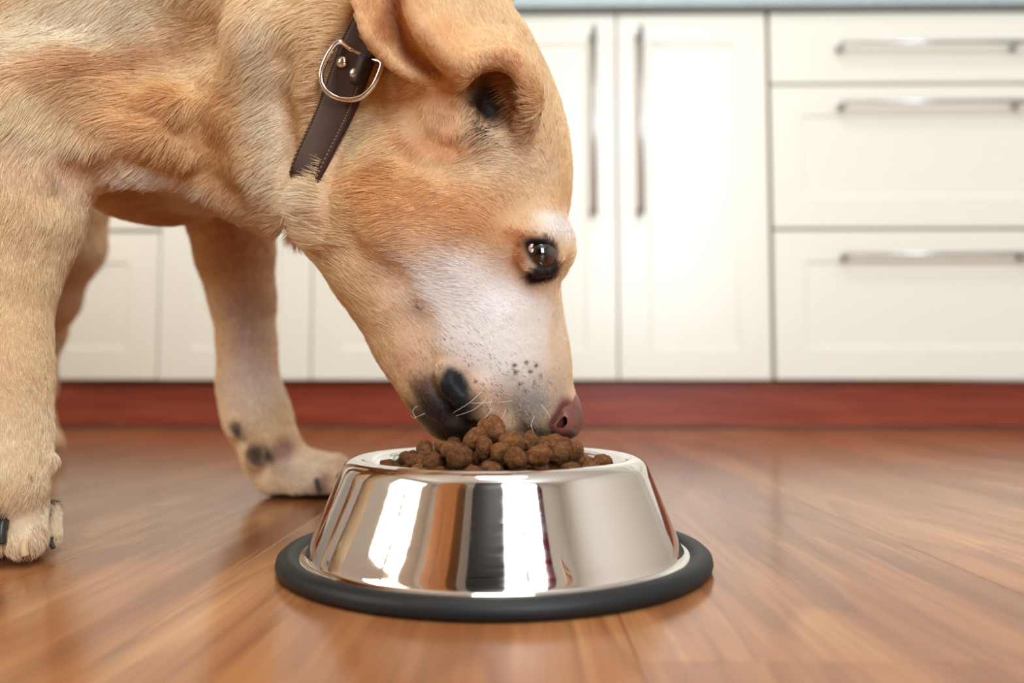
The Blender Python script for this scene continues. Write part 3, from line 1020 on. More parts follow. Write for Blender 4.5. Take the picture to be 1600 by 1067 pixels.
def polygonise(xs, ys, zs, PRIM):
    nx, ny, nz = len(xs), len(ys), len(zs)
    V = np.ones((nx, ny, nz), np.float32)
    B = 12
    bx, by, bz = [list(range(0, n - 1, B)) for n in (nx, ny, nz)]
    cc, hd, ids = [], [], []
    for i in bx:
        for j in by:
            for k in bz:
                lo = np.array((xs[i], ys[j], zs[k]))
                hi = np.array((xs[min(i + B, nx - 1)], ys[min(j + B, ny - 1)], zs[min(k + B, nz - 1)]))
                cc.append((lo + hi) / 2)
                hd.append(np.linalg.norm(hi - lo) / 2)
                ids.append((i, j, k))
    cc, hd = np.array(cc), np.array(hd)
    pc = np.array([p['c'] for p in PRIM])
    prd = np.array([p['rad'] for p in PRIM])
    pk = np.array([p['k'] for p in PRIM])
    dc = fold(cc, PRIM)
    # solid side: mark
    for b in range(len(cc)):
        i, j, k = ids[b]
        sl = (slice(i, min(i + B, nx - 1) + 1), slice(j, min(j + B, ny - 1) + 1), slice(k, min(k + B, nz - 1) + 1))
        if abs(dc[b]) > hd[b] * 1.9 + 0.004:
            if dc[b] < 0:
                V[sl] = np.where(V[sl] == 1.0, -1.0, V[sl])
            continue
        near = np.linalg.norm(pc - cc[b], axis=1) - prd - hd[b] < pk + 0.006
        pl = [PRIM[q] for q in np.nonzero(near)[0]]
        if not pl:
            continue
        gx, gy, gz = np.meshgrid(xs[sl[0]], ys[sl[1]], zs[sl[2]], indexing='ij')
        X = np.stack([gx.ravel(), gy.ravel(), gz.ravel()], 1)
        V[sl] = fold(X, pl).reshape(gx.shape).astype(np.float32)
    V = np.maximum(V, (0.0006 - zs)[None, None, :].astype(np.float32))
    S = V < 0
    cell = np.zeros((nx - 1, ny - 1, nz - 1), np.uint8)
    for a in (0, 1):
        for b in (0, 1):
            for c in (0, 1):
                cell += S[a:nx - 1 + a, b:ny - 1 + b, c:nz - 1 + c]
    I = np.argwhere((cell > 0) & (cell < 8))
    idx = -np.ones(cell.shape, np.int32)
    idx[I[:, 0], I[:, 1], I[:, 2]] = np.arange(len(I))
    acc = np.zeros((len(I), 3))
    cnt = np.zeros(len(I))
    A = (xs, ys, zs)
    corners = [(a, b, c) for a in (0, 1) for b in (0, 1) for c in (0, 1)]
    for p0 in corners:
        for ax in range(3):
            if p0[ax]:
                continue
            p1 = list(p0)
            p1[ax] = 1
            i0 = I + np.array(p0)
            i1 = I + np.array(p1)
            v0 = V[i0[:, 0], i0[:, 1], i0[:, 2]].astype(float)
            v1 = V[i1[:, 0], i1[:, 1], i1[:, 2]].astype(float)
            m = (v0 < 0) != (v1 < 0)
            t_ = np.where(m, v0 / np.where(m, v0 - v1, 1), 0)
            q0 = np.stack([A[d][i0[:, d]] for d in range(3)], 1)
            q1 = np.stack([A[d][i1[:, d]] for d in range(3)], 1)
            acc += np.where(m[:, None], q0 + (q1 - q0) * t_[:, None], 0)
            cnt += m
    verts = acc / cnt[:, None]
    quads = []
    for ax in range(3):
        o1, o2 = [d for d in range(3) if d != ax]
        s0 = [slice(1, -1)] * 3
        s0[ax] = slice(0, -1)
        s1 = list(s0)
        s1[ax] = slice(1, None)
        a = S[tuple(s0)]
        b = S[tuple(s1)]
        E_ = np.argwhere(a != b)
        sgn = a[E_[:, 0], E_[:, 1], E_[:, 2]]
        E_ = E_ + np.array([0 if d == ax else 1 for d in range(3)])
        q = []
        for da, db in ((0, 0), (1, 0), (1, 1), (0, 1)):
            e = E_.copy()
            e[:, o1] -= da
            e[:, o2] -= db
            q.append(idx[e[:, 0], e[:, 1], e[:, 2]])
        q = np.stack(q, 1)
        flip = sgn if ax != 1 else ~sgn
        q[flip] = q[flip][:, ::-1]
        quads.append(q)
    quads = np.concatenate(quads)
    quads = quads[(quads >= 0).all(1)]
    return verts, quads[:, ::-1]


def relax(verts, quads, it=2, lam=0.45):
    n = len(verts)
    e = np.concatenate([quads[:, [0, 1]], quads[:, [1, 2]], quads[:, [2, 3]], quads[:, [3, 0]]])
    deg = np.bincount(e.ravel(), minlength=n).astype(float)
    for _ in range(it):
        s = np.stack([np.bincount(e[:, 0], verts[e[:, 1], d], n) + np.bincount(e[:, 1], verts[e[:, 0], d], n) for d in range(3)], 1)
        verts = verts + lam * (s / deg[:, None] - verts)
    return verts


import time
_t = time.time()
bv, bq = build_body()
bv = relax(bv, bq)
print('body', len(bv), len(bq), round(time.time() - _t, 1))

dog = empty('dog', (P(100, 600, .6).x, .62, 0))
tag(dog, 'yellow labrador type dog with a greying muzzle bending down to eat from the steel bowl', 'dog')


def arr_mesh(name, verts, quads, mat_, parent=None):
    me = bpy.data.meshes.new(name)
    me.vertices.add(len(verts))
    me.vertices.foreach_set('co', np.asarray(verts, np.float32).ravel())
    me.loops.add(len(quads) * 4)
    me.loops.foreach_set('vertex_index', quads.astype(np.int32).ravel())
    me.polygons.add(len(quads))
    me.polygons.foreach_set('loop_start', np.arange(0, len(quads) * 4, 4, dtype=np.int32))
    me.polygons.foreach_set('use_smooth', np.ones(len(quads), bool))
    me.update(calc_edges=True)
    me.validate()
    o = link(name, me, mat_, None)
    if parent is not None:
        o.parent = parent
        o.matrix_parent_inverse = Matrix.Translation(parent.location).inverted()
    return o


def keep(o, parent=dog):
    """parent a mesh built in world coordinates"""
    o.parent = parent
    o.matrix_parent_inverse = parent.matrix_basis.inverted()
    return o


M['hide'] = mat('dog_hide', lin(226, 190, 146), 0.8, spec=0.2)
body = arr_mesh('body', bv, bq, M['hide'], dog)

# ------------------------------------------------------------------ coat: colour with some painted shade, growth direction and length fields
def srgb(c):
    return np.array(lin(*c)[:3])


GAIN = 1.12


# (px, py, depth, radius x, radius z in px, angle, colour, strength)
BLOB = [
    (100, 40, .45, 190, 80, 20, (244, 226, 192), .7), (20, 180, .44, 90, 70, 0, (238, 214, 172), .6),
    (250, 170, .45, 130, 70, -20, (214, 160, 104), .75), (190, 95, .45, 130, 32, 28, (184, 132, 88), .7),  # second entry puts the shade of the shoulder hollow into the coat
    (300, 235, .46, 70, 60, 0, (218, 166, 114), .6), (350, 210, .47, 26, 90, 0, (226, 168, 106), .7),
    (430, 150, .46, 34, 120, 0, (244, 218, 182), .8), (410, 300, .48, 50, 40, 0, (238, 206, 170), .6),
    (200, 310, .52, 130, 34, 0, (226, 188, 154), .7), (290, 318, .50, 60, 20, 0, (246, 226, 208), .8),
    (25, 420, .44, 70, 170, 0, (228, 192, 146), .8), (20, 700, .44, 70, 90, 0, (232, 204, 164), .8), (20, 820, .44, 90, 40, 0, (236, 214, 180), .8),
    (605, 300, .46, 60, 100, 10, (226, 162, 96), .75), (560, 200, .46, 45, 60, 30, (244, 214, 172), .7), (475, 320, .48, 26, 50, 0, (246, 222, 190), .8),
    (700, 330, .44, 120, 60, -15, (222, 158, 102), .75), (620, 400, .46, 60, 60, 0, (224, 172, 126), .6),
    (800, 240, .44, 80, 50, -20, (240, 212, 180), .7), (885, 300, .48, 18, 110, 0, (224, 178, 126), .6), (800, 110, .47, 40, 70, 0, (222, 172, 122), .6),
    (868, 355, .47, 34, 30, 0, (244, 236, 226), .85), (760, 470, .44, 120, 62, -20, (250, 246, 242), .95), (760, 540, .44, 110, 60, -30, (250, 246, 242), .92),
    (868, 500, .485, 12, 80, 0, (220, 186, 150), .6), (640, 520, .46, 34, 70, 30, (228, 188, 152), .5), (640, 560, .47, 20, 30, 20, (222, 168, 140), .6),
    (688, 225, .43, 66, 20, 0, (212, 146, 92), .75), (665, 155, .43, 60, 26, 0, (228, 178, 128), .6),
    (820, 372, .44, 40, 12, -20, (186, 106, 56), .85), (806, 395, .44, 11, 26, 0, (190, 116, 66), .7),
    (655, 490, .44, 12, 8, 0, (190, 180, 172), .4),
    (740, 600, .45, 46, 30, -30, (198, 160, 136), .6), (775, 640, .45, 26, 34, -20, (172, 128, 104), .8),
    (832, 628, .45, 38, 44, -10, (140, 132, 126), .92), (836, 676, .46, 50, 16, 0, (64, 58, 54), .9), (872, 610, .47, 20, 34, 0, (186, 160, 142), .6),
    (690, 642, .46, 50, 36, -58, (40, 30, 28), 1.0), (662, 602, .46, 22, 22, -60, (96, 58, 46), .85), (722, 678, .47, 40, 20, 0, (34, 28, 28), .95), (668, 642, .475, 24, 44, 30, (44, 32, 30), .95), (728, 640, .45, 26, 30, 0, (30, 24, 24), .9), (740, 668, .46, 24, 14, 0, (30, 24, 24), .9), (815, 390, .44, 10, 30, 0, (176, 104, 60), .5),
    (700, 60, .42, 60, 60, 0, (222, 166, 112), .75), (604, 20, .41, 60, 90, 0, (208, 148, 96), .85), (612, 30, .41, 22, 80, -12, (160, 98, 58), .8), (568, 30, .39, 9, 70, -12, (228, 176, 124), .7), (655, 40, .39, 9, 70, -22, (236, 190, 142), .8),  # ear coat; last three paint its inner shade and bright edges
    (815, 150, .42, 24, 40, 0, (222, 168, 118), .6), (775, 170, .43, 34, 36, 0, (84, 50, 34), .85), (792, 120, .43, 30, 14, 0, (178, 116, 72), .5),  # second entry paints the darkness of the ear canal
    (690, 178, .425, 36, 36, 0, (220, 166, 128), .5),
    (362, 370, .67, 40, 60, 0, (186, 146, 118), .8), (385, 500, .70, 34, 90, 0, (206, 184, 170), .8), (395, 600, .70, 50, 50, 0, (226, 206, 190), .7),  # first entry paints the shadow at the top of the far foreleg
    (440, 702, .66, 17, 24, 10, (140, 96, 78), .85), (480, 730, .69, 60, 34, 0, (228, 206, 186), .7), (500, 752, .67, 12, 20, -20, (110, 84, 72), .7),  # last entry paints the shade of a toe crease
    (398, 708, .655, 12, 22, 10, (72, 54, 48), .97), (366, 668, .665, 9, 14, 20, (50, 40, 38), .95),
    (95, 380, 1.0, 60, 130, 0, (200, 176, 160), .8), (66, 560, 1.05, 30, 130, 0, (214, 190, 160), .8),
]
BL = []


def on_skin(px, py, Y):
    m_ = march(px, py)
    return m_ if m_ is not None and abs(m_[1] - Y) < .13 else PN(px, py, Y)


for (px, py, Y, rx, rz_, ang, c, s) in BLOB:
    q = on_skin(px, py, Y)
    Y = q[1]
    k_ = Y / F
    BL.append((q, rx * k_, rz_ * k_, math.radians(ang), srgb(c), s))
DARK = []      # bare or near-bare dark skin, plus shade painted in ear canal and toe gap: (px, py, depth, rx, rz, angle, colour)
for (px, py, Y, rx, rz_, ang, c) in [(710, 606, .45, 20, 36, 32, (30, 30, 33)), (841, 398, .44, 31, 24, -40, (24, 18, 17)), (850, 424, .445, 26, 17, 25, (40, 30, 28)),
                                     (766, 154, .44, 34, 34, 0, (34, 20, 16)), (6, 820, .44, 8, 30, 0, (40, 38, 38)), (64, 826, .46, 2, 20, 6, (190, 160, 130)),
                                     (74, 737, .44, 3, 5, 0, (180, 140, 110)), (880, 650, .47, 22, 32, 0, (118, 70, 62))]:
    q = on_skin(px, py, Y)
    Y = q[1]
    DARK.append((q, rx * Y / F, rz_ * Y / F, math.radians(ang), srgb(c)))


DOTS = [(on_skin(px, py, .45), rr * .45 / F) for px, py, rr in ((804, 571, 4), (806, 582, 4), (823, 567, 4), (829, 581, 4), (838, 571, 4), (743, 596, 3), (812, 600, 3), (836, 598, 3), (652, 474, 3), (657, 484, 3), (821, 612, 3), (845, 588, 3))]


def blob_w(X, q, rx, rz_, a, p=2.0):
    dx, dz, dy = X[:, 0] - q[0], X[:, 2] - q[2], X[:, 1] - q[1]
    u = (dx * math.cos(a) + dz * math.sin(a)) / rx
    w = (-dx * math.sin(a) + dz * math.cos(a)) / rz_
    r2 = u * u + w * w
    # the blobs of one leg must not reach the other one; the head's are mirrored left to right
    yy = np.where(X[:, 0] > -0.16, 0.0, np.maximum(np.abs(dy) - 0.10, 0) / 0.04)
    return np.exp(-r2 ** (p / 2)) * np.exp(-yy * yy)


def wob(X, s=1.0, o=0.0):
    return (np.sin(X[:, 0] * 61 * s + 3 * np.sin(X[:, 2] * 47 * s + o)) + np.sin(X[:, 2] * 73 * s + 2.3 * np.sin(X[:, 1] * 51 * s + 1 + o)) + np.sin((X[:, 0] + X[:, 2] - X[:, 1]) * 131 * s + o)) / 3


def coat_colour(X):
    c = np.tile(srgb((230, 192, 146)), (len(X), 1))
    J = X + 0.0035 * np.stack([wob(X, 1.7), wob(X, 1.3, 2), wob(X, 1.9, 4)], 1)
    for q, rx, rz_, a, col, s in BL:
        w = (blob_w(J, q, rx, rz_, a, 2.6) * s)[:, None]
        c = c * (1 - w) + col * w
    for i_, (q, rx, rz_, a, col) in enumerate(DARK):
        w = np.clip(blob_w(J, q, rx, rz_, a, 5) * 1.25, 0, 1)[:, None]
        if i_ == 3:                                       # painted shade, only in the depth of the ear canal
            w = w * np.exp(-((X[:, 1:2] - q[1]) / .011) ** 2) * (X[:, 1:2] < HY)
        c = c * (1 - w) + col * w
    for q, rr in DOTS:
        w = np.exp(-(((X - q) ** 2).sum(1) / rr ** 2) ** 2)[:, None]
        c = c * (1 - w) + srgb((44, 36, 34)) * w
    pad = np.clip((0.009 - X[:, 2]) / 0.005, 0, 1)[:, None]
    c = c * (1 - pad) + srgb((44, 38, 36)) * pad
    return c


FLOW = [  # px, py, depth, direction right, direction down, length mm
    (862, 560, .47, -.15, -1, 3.0), (850, 480, .47, -.3, -1, 4), (830, 640, .45, -.5, -.6, 3), (780, 560, .45, -.7, -.7, 4), (790, 620, .45, -.6, -.5, 3.4),
    (740, 480, .44, -.85, -.5, 5), (700, 380, .44, -.97, -.15, 7), (640, 300, .45, -.9, .35, 9), (590, 240, .45, -.9, .1, 10),
    (540, 330, .47, -.8, .1, 11), (480, 330, .48, -.95, -.1, 12), (500, 240, .46, -.95, -.25, 11), (560, 160, .45, -.95, .0, 10), (640, 150, .44, -.9, .2, 8),
    (560, 430, .48, -.7, -.65, 8), (620, 480, .46, -.7, -.7, 6), (660, 560, .46, -.5, -.85, 5), (690, 640, .46, -.2, -.8, 3), (720, 600, .45, -.5, -.6, 3),
    (880, 400, .47, .2, -1, 5), (885, 300, .48, -.1, -1, 6), (860, 200, .48, -.3, -1, 7), (800, 300, .44, -.85, -.4, 6), (810, 230, .44, -.9, -.3, 7), (840, 350, .44, -.2, -.9, 4),
    (800, 400, .44, -.9, -.1, 4), (820, 440, .44, -.8, .3, 4), (800, 60, .47, -.4, -1, 9), (740, 20, .47, -.8, -.6, 10),
    (590, 60, .41, .15, -1, 5), (680, 60, .42, -.1, -1, 5), (740, 60, .43, -.5, -.8, 6), (640, 110, .42, .5, -.7, 4), (790, 115, .43, -.3, -.9, 5),
    (800, 150, .43, -.8, .5, 12), (775, 200, .43, -.7, .6, 11), (690, 180, .43, .1, 1, 5), (700, 230, .43, -.3, .9, 7), (740, 250, .44, -.9, .2, 8),
    (430, 100, .46, -.7, .7, 13), (440, 220, .46, -.8, .6, 13), (420, 310, .48, -.8, .5, 11), (350, 200, .46, -.7, .7, 13), (330, 60, .46, -.8, .55, 13),
    (240, 120, .45, -.85, .5, 12), (230, 200, .45, -.9, .35, 12), (100, 80, .44, -.85, .5, 12), (130, 240, .45, -.5, .85, 12), (60, 170, .44, -.6, .8, 11),
    (280, 250, .46, -.7, .7, 12), (220, 300, .52, -.8, .5, 10), (320, 320, .52, -.5, .8, 10), (180, 330, .55, -.8, .4, 9),
    (40, 300, .44, -.2, 1, 9), (80, 290, .45, -.3, 1, 10), (30, 450, .44, -.1, 1, 7), (20, 600, .44, 0, 1, 6), (20, 740, .44, 0, 1, 6), (40, 820, .44, .1, 1, 6), (80, 820, .46, .4, 1, 5), (-40, 820, .44, -.1, 1, 6),
    (362, 330, .67, 0, 1, 8), (385, 500, .70, .1, 1, 6), (400, 620, .70, .3, 1, 6), (450, 710, .69, .8, .6, 6), (520, 730, .69, .9, .5, 5),
    (90, 380, 1.0, -.3, 1, 9), (66, 560, 1.05, 0, 1, 7), (75, 690, 1.03, .3, 1, 6), (-200, 150, .75, -.95, .3, 13), (-300, 500, .78, -.2, 1, 8),
]
FQ = np.array([on_skin(a, b, c) for a, b, c, *_ in FLOW])
FD = np.array([(d, 0.0, -e) for a, b, c, d, e, l in FLOW])
FD /= np.linalg.norm(FD, axis=1)[:, None]
FL = np.array([l * (.78 if a > 590 else 1.0) * (.7 if a > 560 and b < 115 else 1.0) for a, b, *_, l in FLOW]) * 1e-3


def coat_flow(X):
    D = np.zeros((len(X), 3))
    L = np.zeros(len(X))
    W = np.zeros(len(X))
    for q, d, l in zip(FQ, FD, FL):
        r2 = ((X - q) ** 2).sum(1)
        w = 1.0 / (r2 + 1.2e-4) ** 2
        D += w[:, None] * d
        L += w * l
        W += w
    return D / W[:, None], L / W


# hide colour on the body mesh itself
ca = body.data.color_attributes.new('coat', 'FLOAT_COLOR', 'POINT')
cv = coat_colour(bv)
ca.data.foreach_set('color', np.concatenate([cv * 0.82, np.ones((len(cv), 1))], 1).astype(np.float32).ravel())


def attr_mat(m_, name='coat', rough=0.75):
    t_ = NT(m_)
    a_ = t_.t.nodes.new('ShaderNodeAttribute')
    a_.attribute_name = name
    t_.l(a_.outputs['Color'], t_.b.inputs['Base Color'])
    return t_, a_


t_, a_ = attr_mat(M['hide'])
M['hide'].node_tree.nodes['Principled BSDF'].inputs['Roughness'].default_value = 0.5
t_.bump(t_.noise(t_.coord(), 240, 4), 0.6, 0.0012)

# ------------------------------------------------------------------ collar: a leather band that follows the neck
NECK = [p for p in PRIM if p['kind'] != 'tri']
NECK = [p for p in NECK if not (p['op'] == 0 and p['rad'] < 0.016)]
# the plane of the band: throat, near side and nape
CP_ = np.array([PN(530, 340, .487), march(524, 180, NECK), PN(716, -14, .478)])
cen_ = CP_.mean(0)
AX = np.cross(CP_[2] - CP_[0], CP_[1] - CP_[0])
AX /= np.linalg.norm(AX)
if AX[0] < 0:
    AX = -AX
print('collar', AX, CP_)
E1 = np.array((-AX[2], 0, AX[0]))
E1 /= np.linalg.norm(E1)
E2 = np.cross(E1, AX)
if E2[1] > 0:
    E2 = -E2
CC = PN(600, 140, .487)
CC = CC - AX * ((CC - cen_) @ AX)
NPHI, CW = 144, 0.0225


def neck_radius(cen, dirs):
    s = np.full(len(dirs), 0.14)
    for _ in range(60):
        d = fold(cen + dirs * s[:, None], NECK)
        s -= np.maximum(d, 0) * 0.8
    return s


phis = np.arange(NPHI) / NPHI * 2 * PI
DIR = np.cos(phis)[:, None] * E1 + np.sin(phis)[:, None] * E2
NROW = 7
RAD = []
for r in range(NROW):
    off = (r / (NROW - 1) - 0.5) * CW
    rr = neck_radius(CC + AX * off, DIR)
    RAD.append(rr)
RAD = np.array(RAD)
RM = RAD.mean(0)
RM = np.median(RAD, 0)
RAD = RM + np.clip(RAD - RM, -0.0012, 0.0012)
for _ in range(40):
    RAD = (np.roll(RAD, 1, 1) + 2 * RAD + np.roll(RAD, -1, 1)) / 4
RAD -= 0.0005
ZB0, ZB1 = PN(480, 286, .46)[2], PN(480, 334, .46)[2]
sink = np.clip(((CC + DIR * RAD[NROW // 2][:, None])[:, 2] - ZB0) / (ZB1 - ZB0), 0, 1)
RAD -= .011 * sink * sink * (3 - 2 * sink)      # under the throat loose skin lies over the strap

# the strap presses the skin in
v_ = bv - CC
ax_ = v_ @ AX
rv_ = v_ - ax_[:, None] * AX
r_ = np.linalg.norm(rv_, axis=1)
ph_ = np.arctan2(rv_ @ E2, rv_ @ E1) % (2 * PI) / (2 * PI) * NPHI
i0_ = ph_.astype(int) % NPHI
lim = RAD[NROW // 2][i0_] * (1 - (ph_ % 1)) + RAD[NROW // 2][(i0_ + 1) % NPHI] * (ph_ % 1)
edge = np.clip((np.abs(ax_) - CW * .5) / .007, 0, 1)
tgt = lim - .0012 + edge ** 1.5 * .012
hit_ = (np.abs(ax_) < CW * .5 + .007) & (r_ > tgt) & (r_ < lim + .030)
earish = (rv_ @ E2 > .045) & (r_ > lim + .014)
hit_ &= ~earish
hit_ &= (bv[:, 2] > max(ZB0, ZB1) - .006)
nr_ = np.where(hit_, tgt, r_)
bv = CC + ax_[:, None] * AX + rv_ * (nr_ / np.maximum(r_, 1e-9))[:, None]
body.data.vertices.foreach_set('co', bv.astype(np.float32).ravel())
body.data.update()


def on_collar(ip, u, lift=0.0):
    """ip: fractional index round the neck, u: -0.5 .. 0.5 across the band"""
    i0 = int(math.floor(ip)) % NPHI
    f_ = ip - math.floor(ip)
    v_ = (u + 0.5) * (NROW - 1)
    j0 = min(int(v_), NROW - 2)
    g_ = v_ - j0
    i1 = (i0 + 1) % NPHI
    r_ = (RAD[j0, i0] * (1 - f_) + RAD[j0, i1] * f_) * (1 - g_) + (RAD[j0 + 1, i0] * (1 - f_) + RAD[j0 + 1, i1] * f_) * g_
    d_ = DIR[i0] * (1 - f_) + DIR[i1] * f_
    d_ = d_ / np.linalg.norm(d_)
    return Vector(CC + AX * (u * CW) + d_ * (r_ + 0.0032 + lift))


collar = empty('dog_collar', tuple(CC - np.array((0, 0, 0.08))))
tag(collar, 'brown stitched leather collar with two rivets and a steel ring around the dog\'s neck', 'collar')
bm = bmesh.new()
prof_c = [(-.5, -.0010), (-.5, .0022), (-.47, .0032), (-.3, .0034), (0, .0034), (.3, .0034), (.47, .0032), (.5, .0022), (.5, -.0010)]
rings_ = []
for i in range(NPHI):
    rings_.append([bm.verts.new(on_collar(i, u, h_ - .0032)) for u, h_ in prof_c])
for i in range(NPHI):
    a_, b_ = rings_[i], rings_[(i + 1) % NPHI]
    for j in range(len(prof_c) - 1):
        bm.faces.new((a_[j], a_[j + 1], b_[j + 1], b_[j]))
bmesh.ops.recalc_face_normals(bm, faces=list(bm.faces))
keep(mesh_obj('band', bm, M['leather'], None, True), collar)
bm = bmesh.new()
for side in (-1, 1):
    for i in range(0, NPHI * 2):
        ip = i / 2
        p0, p1 = on_collar(ip, side * .43, .0005), on_collar(ip + .3, side * .43, .0005)
        add_tube(bm, [p0, p1], .00035, 5)
o = keep(mesh_obj('stitching', bm, M['thread'], None, True), collar)
o['kind'] = 'stuff'


def collar_at(px, py):
    """nearest place on the near side of the band to a photo position"""
    best = None
    for ip in np.arange(0, NPHI, .5):
        for u in np.linspace(-.5, .5, 11):
            q_ = on_collar(ip, u)
            if q_.y > 0.485:
                continue
            x_, y_ = proj(q_)
            e_ = (x_ - px) ** 2 + (y_ - py) ** 2
            if best is None or e_ < best[0]:
                best = (e_, ip, u, q_)
    return best


CN = {}
for nm, (px, py) in (('a', (532, 98)), ('b', (556, 114)), ('m', (548, 112))):
    CN[nm] = collar_at(px, py)
for nm in 'ab':
    e_, ip, u, q_ = CN[nm]
    print('rivet', nm, round(e_ ** .5, 1), ip, u)
    n_ = (Vector(on_collar(ip, u, .01)) - Vector(on_collar(ip, u, 0))).normalized()
    bm = bmesh.new()
    add_lathe(bm, [(.0034, -.0004), (.0035, .0004), (.0030, .0012), (.0016, .0019), (0, .0021)], 24)
    me = bpy.data.meshes.new('rivet')
    bm.to_mesh(me)
    bm.free()
    me.polygons.foreach_set('use_smooth', [True] * len(me.polygons))
    o = link('rivet', me, M['nickel'])
    o.matrix_world = Matrix.Translation(q_) @ n_.to_track_quat('Z', 'Y').to_matrix().to_4x4()
    keep(o, collar)
# steel ring hanging from the band, lying on it
e_, ipm, um, qm = CN['m']
nm_ = (Vector(on_collar(ipm, 0, .01)) - Vector(on_collar(ipm, 0, 0))).normalized()
ring_px = [(530, 66), (514, 84), (503, 110), (504, 132), (518, 149), (540, 156), (564, 152), (582, 136), (593, 114), (596, 98)]
yr = qm.y
pts_r = []
for px, py in ring_px:
    tt = collar_at(px, py)
    base_y = 0.5 * tt[3].y + 0.5 * yr
    pts_r.append(np.array(P(px, py, base_y - 0.0035)))
straight = [pts_r[-1] * (1 - f_) + pts_r[0] * f_ + np.array((0, .003, 0)) for f_ in (0.25, .5, .75)]
bm = bmesh.new()
add_tube(bm, [tuple(p) for p in spline(pts_r + straight, 6, True)], .0015, 12, closed=True)
keep(mesh_obj('ring', bm, M['nickel'], None, True), collar)
# dark keeper loop beside the ring
bm = bmesh.new()
kp = [collar_at(x_, y_) for x_, y_ in ((590, 96), (570, 140))]
for k_, s_ in ((0, 1),):
    ip0, ip1 = kp[0][1], kp[1][1]
    rr_ = []
    for f_ in np.linspace(0, 1, 8):
        ip = ip0 + (ip1 - ip0) * f_
        rr_.append([bm.verts.new(on_collar(ip, u, h_)) for u, h_ in ((.16, 0), (.18, .0016), (.46, .0016), (.48, 0))])
    for a_, b_ in zip(rr_[:-1], rr_[1:]):
        for j in range(3):
            bm.faces.new((a_[j], a_[j + 1], b_[j + 1], b_[j]))
    bm.faces.new(rr_[0])
    bm.faces.new(rr_[-1][::-1])
bmesh.ops.recalc_face_normals(bm, faces=list(bm.faces))
keep(mesh_obj('keeper_loop', bm, M['leather_edge'], None, True), collar)


def under_collar(X):
    v_ = X - CC
    ax = v_ @ AX
    r_ = np.linalg.norm(v_ - ax[:, None] * AX, axis=1)
    return (np.abs(ax) < CW * .5 - .0005) & (r_ < 0.105) & (np.abs(X[:, 0] + .06) < .12) & (X[:, 2] > max(ZB0, ZB1) - .004)

# ------------------------------------------------------------------ nose, eyes, claws, whiskers
def small_body(name, prims, lo, hi, h, mat_, it=1):
    ax_ = [axis([(lo[d], hi[d], h)]) for d in range(3)]
    v_, q_ = polygonise(ax_[0], ax_[1], ax_[2], prims)
    v_ = relax(v_, q_, it)
    return arr_mesh(name, v_, q_, mat_, dog)


M['nose'] = mat('nose_leather', lin(142, 84, 78), 0.38, spec=0.5)
t = NT(M['nose'])
c = t.coord('Object')
nz_ = t.noise(c, 90, 3)
t.l(t.ramp(nz_, [(0.3, lin(80, 44, 42)), (0.55, lin(122, 70, 62)), (0.8, lin(150, 92, 80))]), t.b.inputs['Base Color'])
vr = t.t.nodes.new('ShaderNodeTexVoronoi')
vr.inputs['Scale'].default_value = 1100
t.l(c, vr.inputs['Vector'])
t.bump(vr.outputs['Distance'], 0.5, 0.0004)
keepPR = list(PR)
PR.clear()
ell(878, 650, HY, 34, 27, 56, -68, .006)
ell(886, 664, HY - .004, 20, 19, 30, 0, .006)
ell(872, 660, HY - .018, 20, 20, 16, -60, .006, mir=HY)
cone((864, 632, HY - .0235, 4), (871, 644, HY - .026, 6), .004, 1, HY)
cone((871, 644, HY - .026, 6), (868, 655, HY - .025, 3.5), .004, 1, HY)
ell(885, 630, HY, 17, 26, 26, 10, .01)
NP = list(PR)
PR.clear()
PR.extend(keepPR)
cn = PN(880, 655, HY)
small_body('nose', NP, cn - .024, cn + .024, .0008, M['nose'])

M['eye'] = mat('eyeball', (0.02, 0.01, 0.008, 1), 0.08, spec=0.7, coat=1.0, coat_rough=0.02)
t = NT(M['eye'])
sx = t.t.nodes.new('ShaderNodeSeparateXYZ')
t.l(t.coord('Object'), sx.inputs[0])
zf = t.math('DIVIDE', sx.outputs['Z'], 0.0112)
t.l(t.ramp(zf, [(0.40, lin(190, 150, 138)), (0.52, lin(110, 76, 66)), (0.56, lin(20, 12, 11)), (0.62, lin(66, 40, 26)), (0.82, lin(52, 30, 20)), (0.88, lin(6, 5, 5)), (1.0, lin(4, 4, 4))]), t.b.inputs['Base Color'])
for side in (-1, 1):
    ce = PN(843, 400, HY - .0400)
    gaze = Vector((0.05, -1.0, 0.04))
    if side > 0:
        ce[1] = 2 * HY - ce[1]
        gaze.y = 1.0
    bm = bmesh.new()
    bmesh.ops.create_uvsphere(bm, u_segments=40, v_segments=28, radius=0.0112)
    for v_ in bm.verts:
        zz_ = v_.co.z / 0.0112
        if zz_ > 0.82:
            v_.co.z += (zz_ - 0.82) * 0.004
    me = bpy.data.meshes.new('eye')
    bm.to_mesh(me)
    bm.free()
    me.polygons.foreach_set('use_smooth', [True] * len(me.polygons))
    o = link('eye', me, M['eye'])
    o.matrix_world = Matrix.Translation(ce) @ gaze.to_track_quat('Z', 'Y').to_matrix().to_4x4()
    keep(o)
    o['label'] = 'dark brown eye'

M['third_lid'] = mat('inner_eyelid', lin(196, 150, 140), 0.3, coat=0.6)
bm = bmesh.new()
bmesh.ops.create_uvsphere(bm, u_segments=20, v_segments=12, radius=1)
ce = PN(829, 386, HY - .0478)
for v_ in bm.verts:
    x_, y_, z_ = v_.co
    v_.co = Vector((ce[0] + .0042 * x_ * .7 + z_ * .0012, ce[1] + .0022 * y_, ce[2] + .0040 * z_ - .002 * x_))
keep(mesh_obj('inner_eyelid', bm, M['third_lid'], None, True))

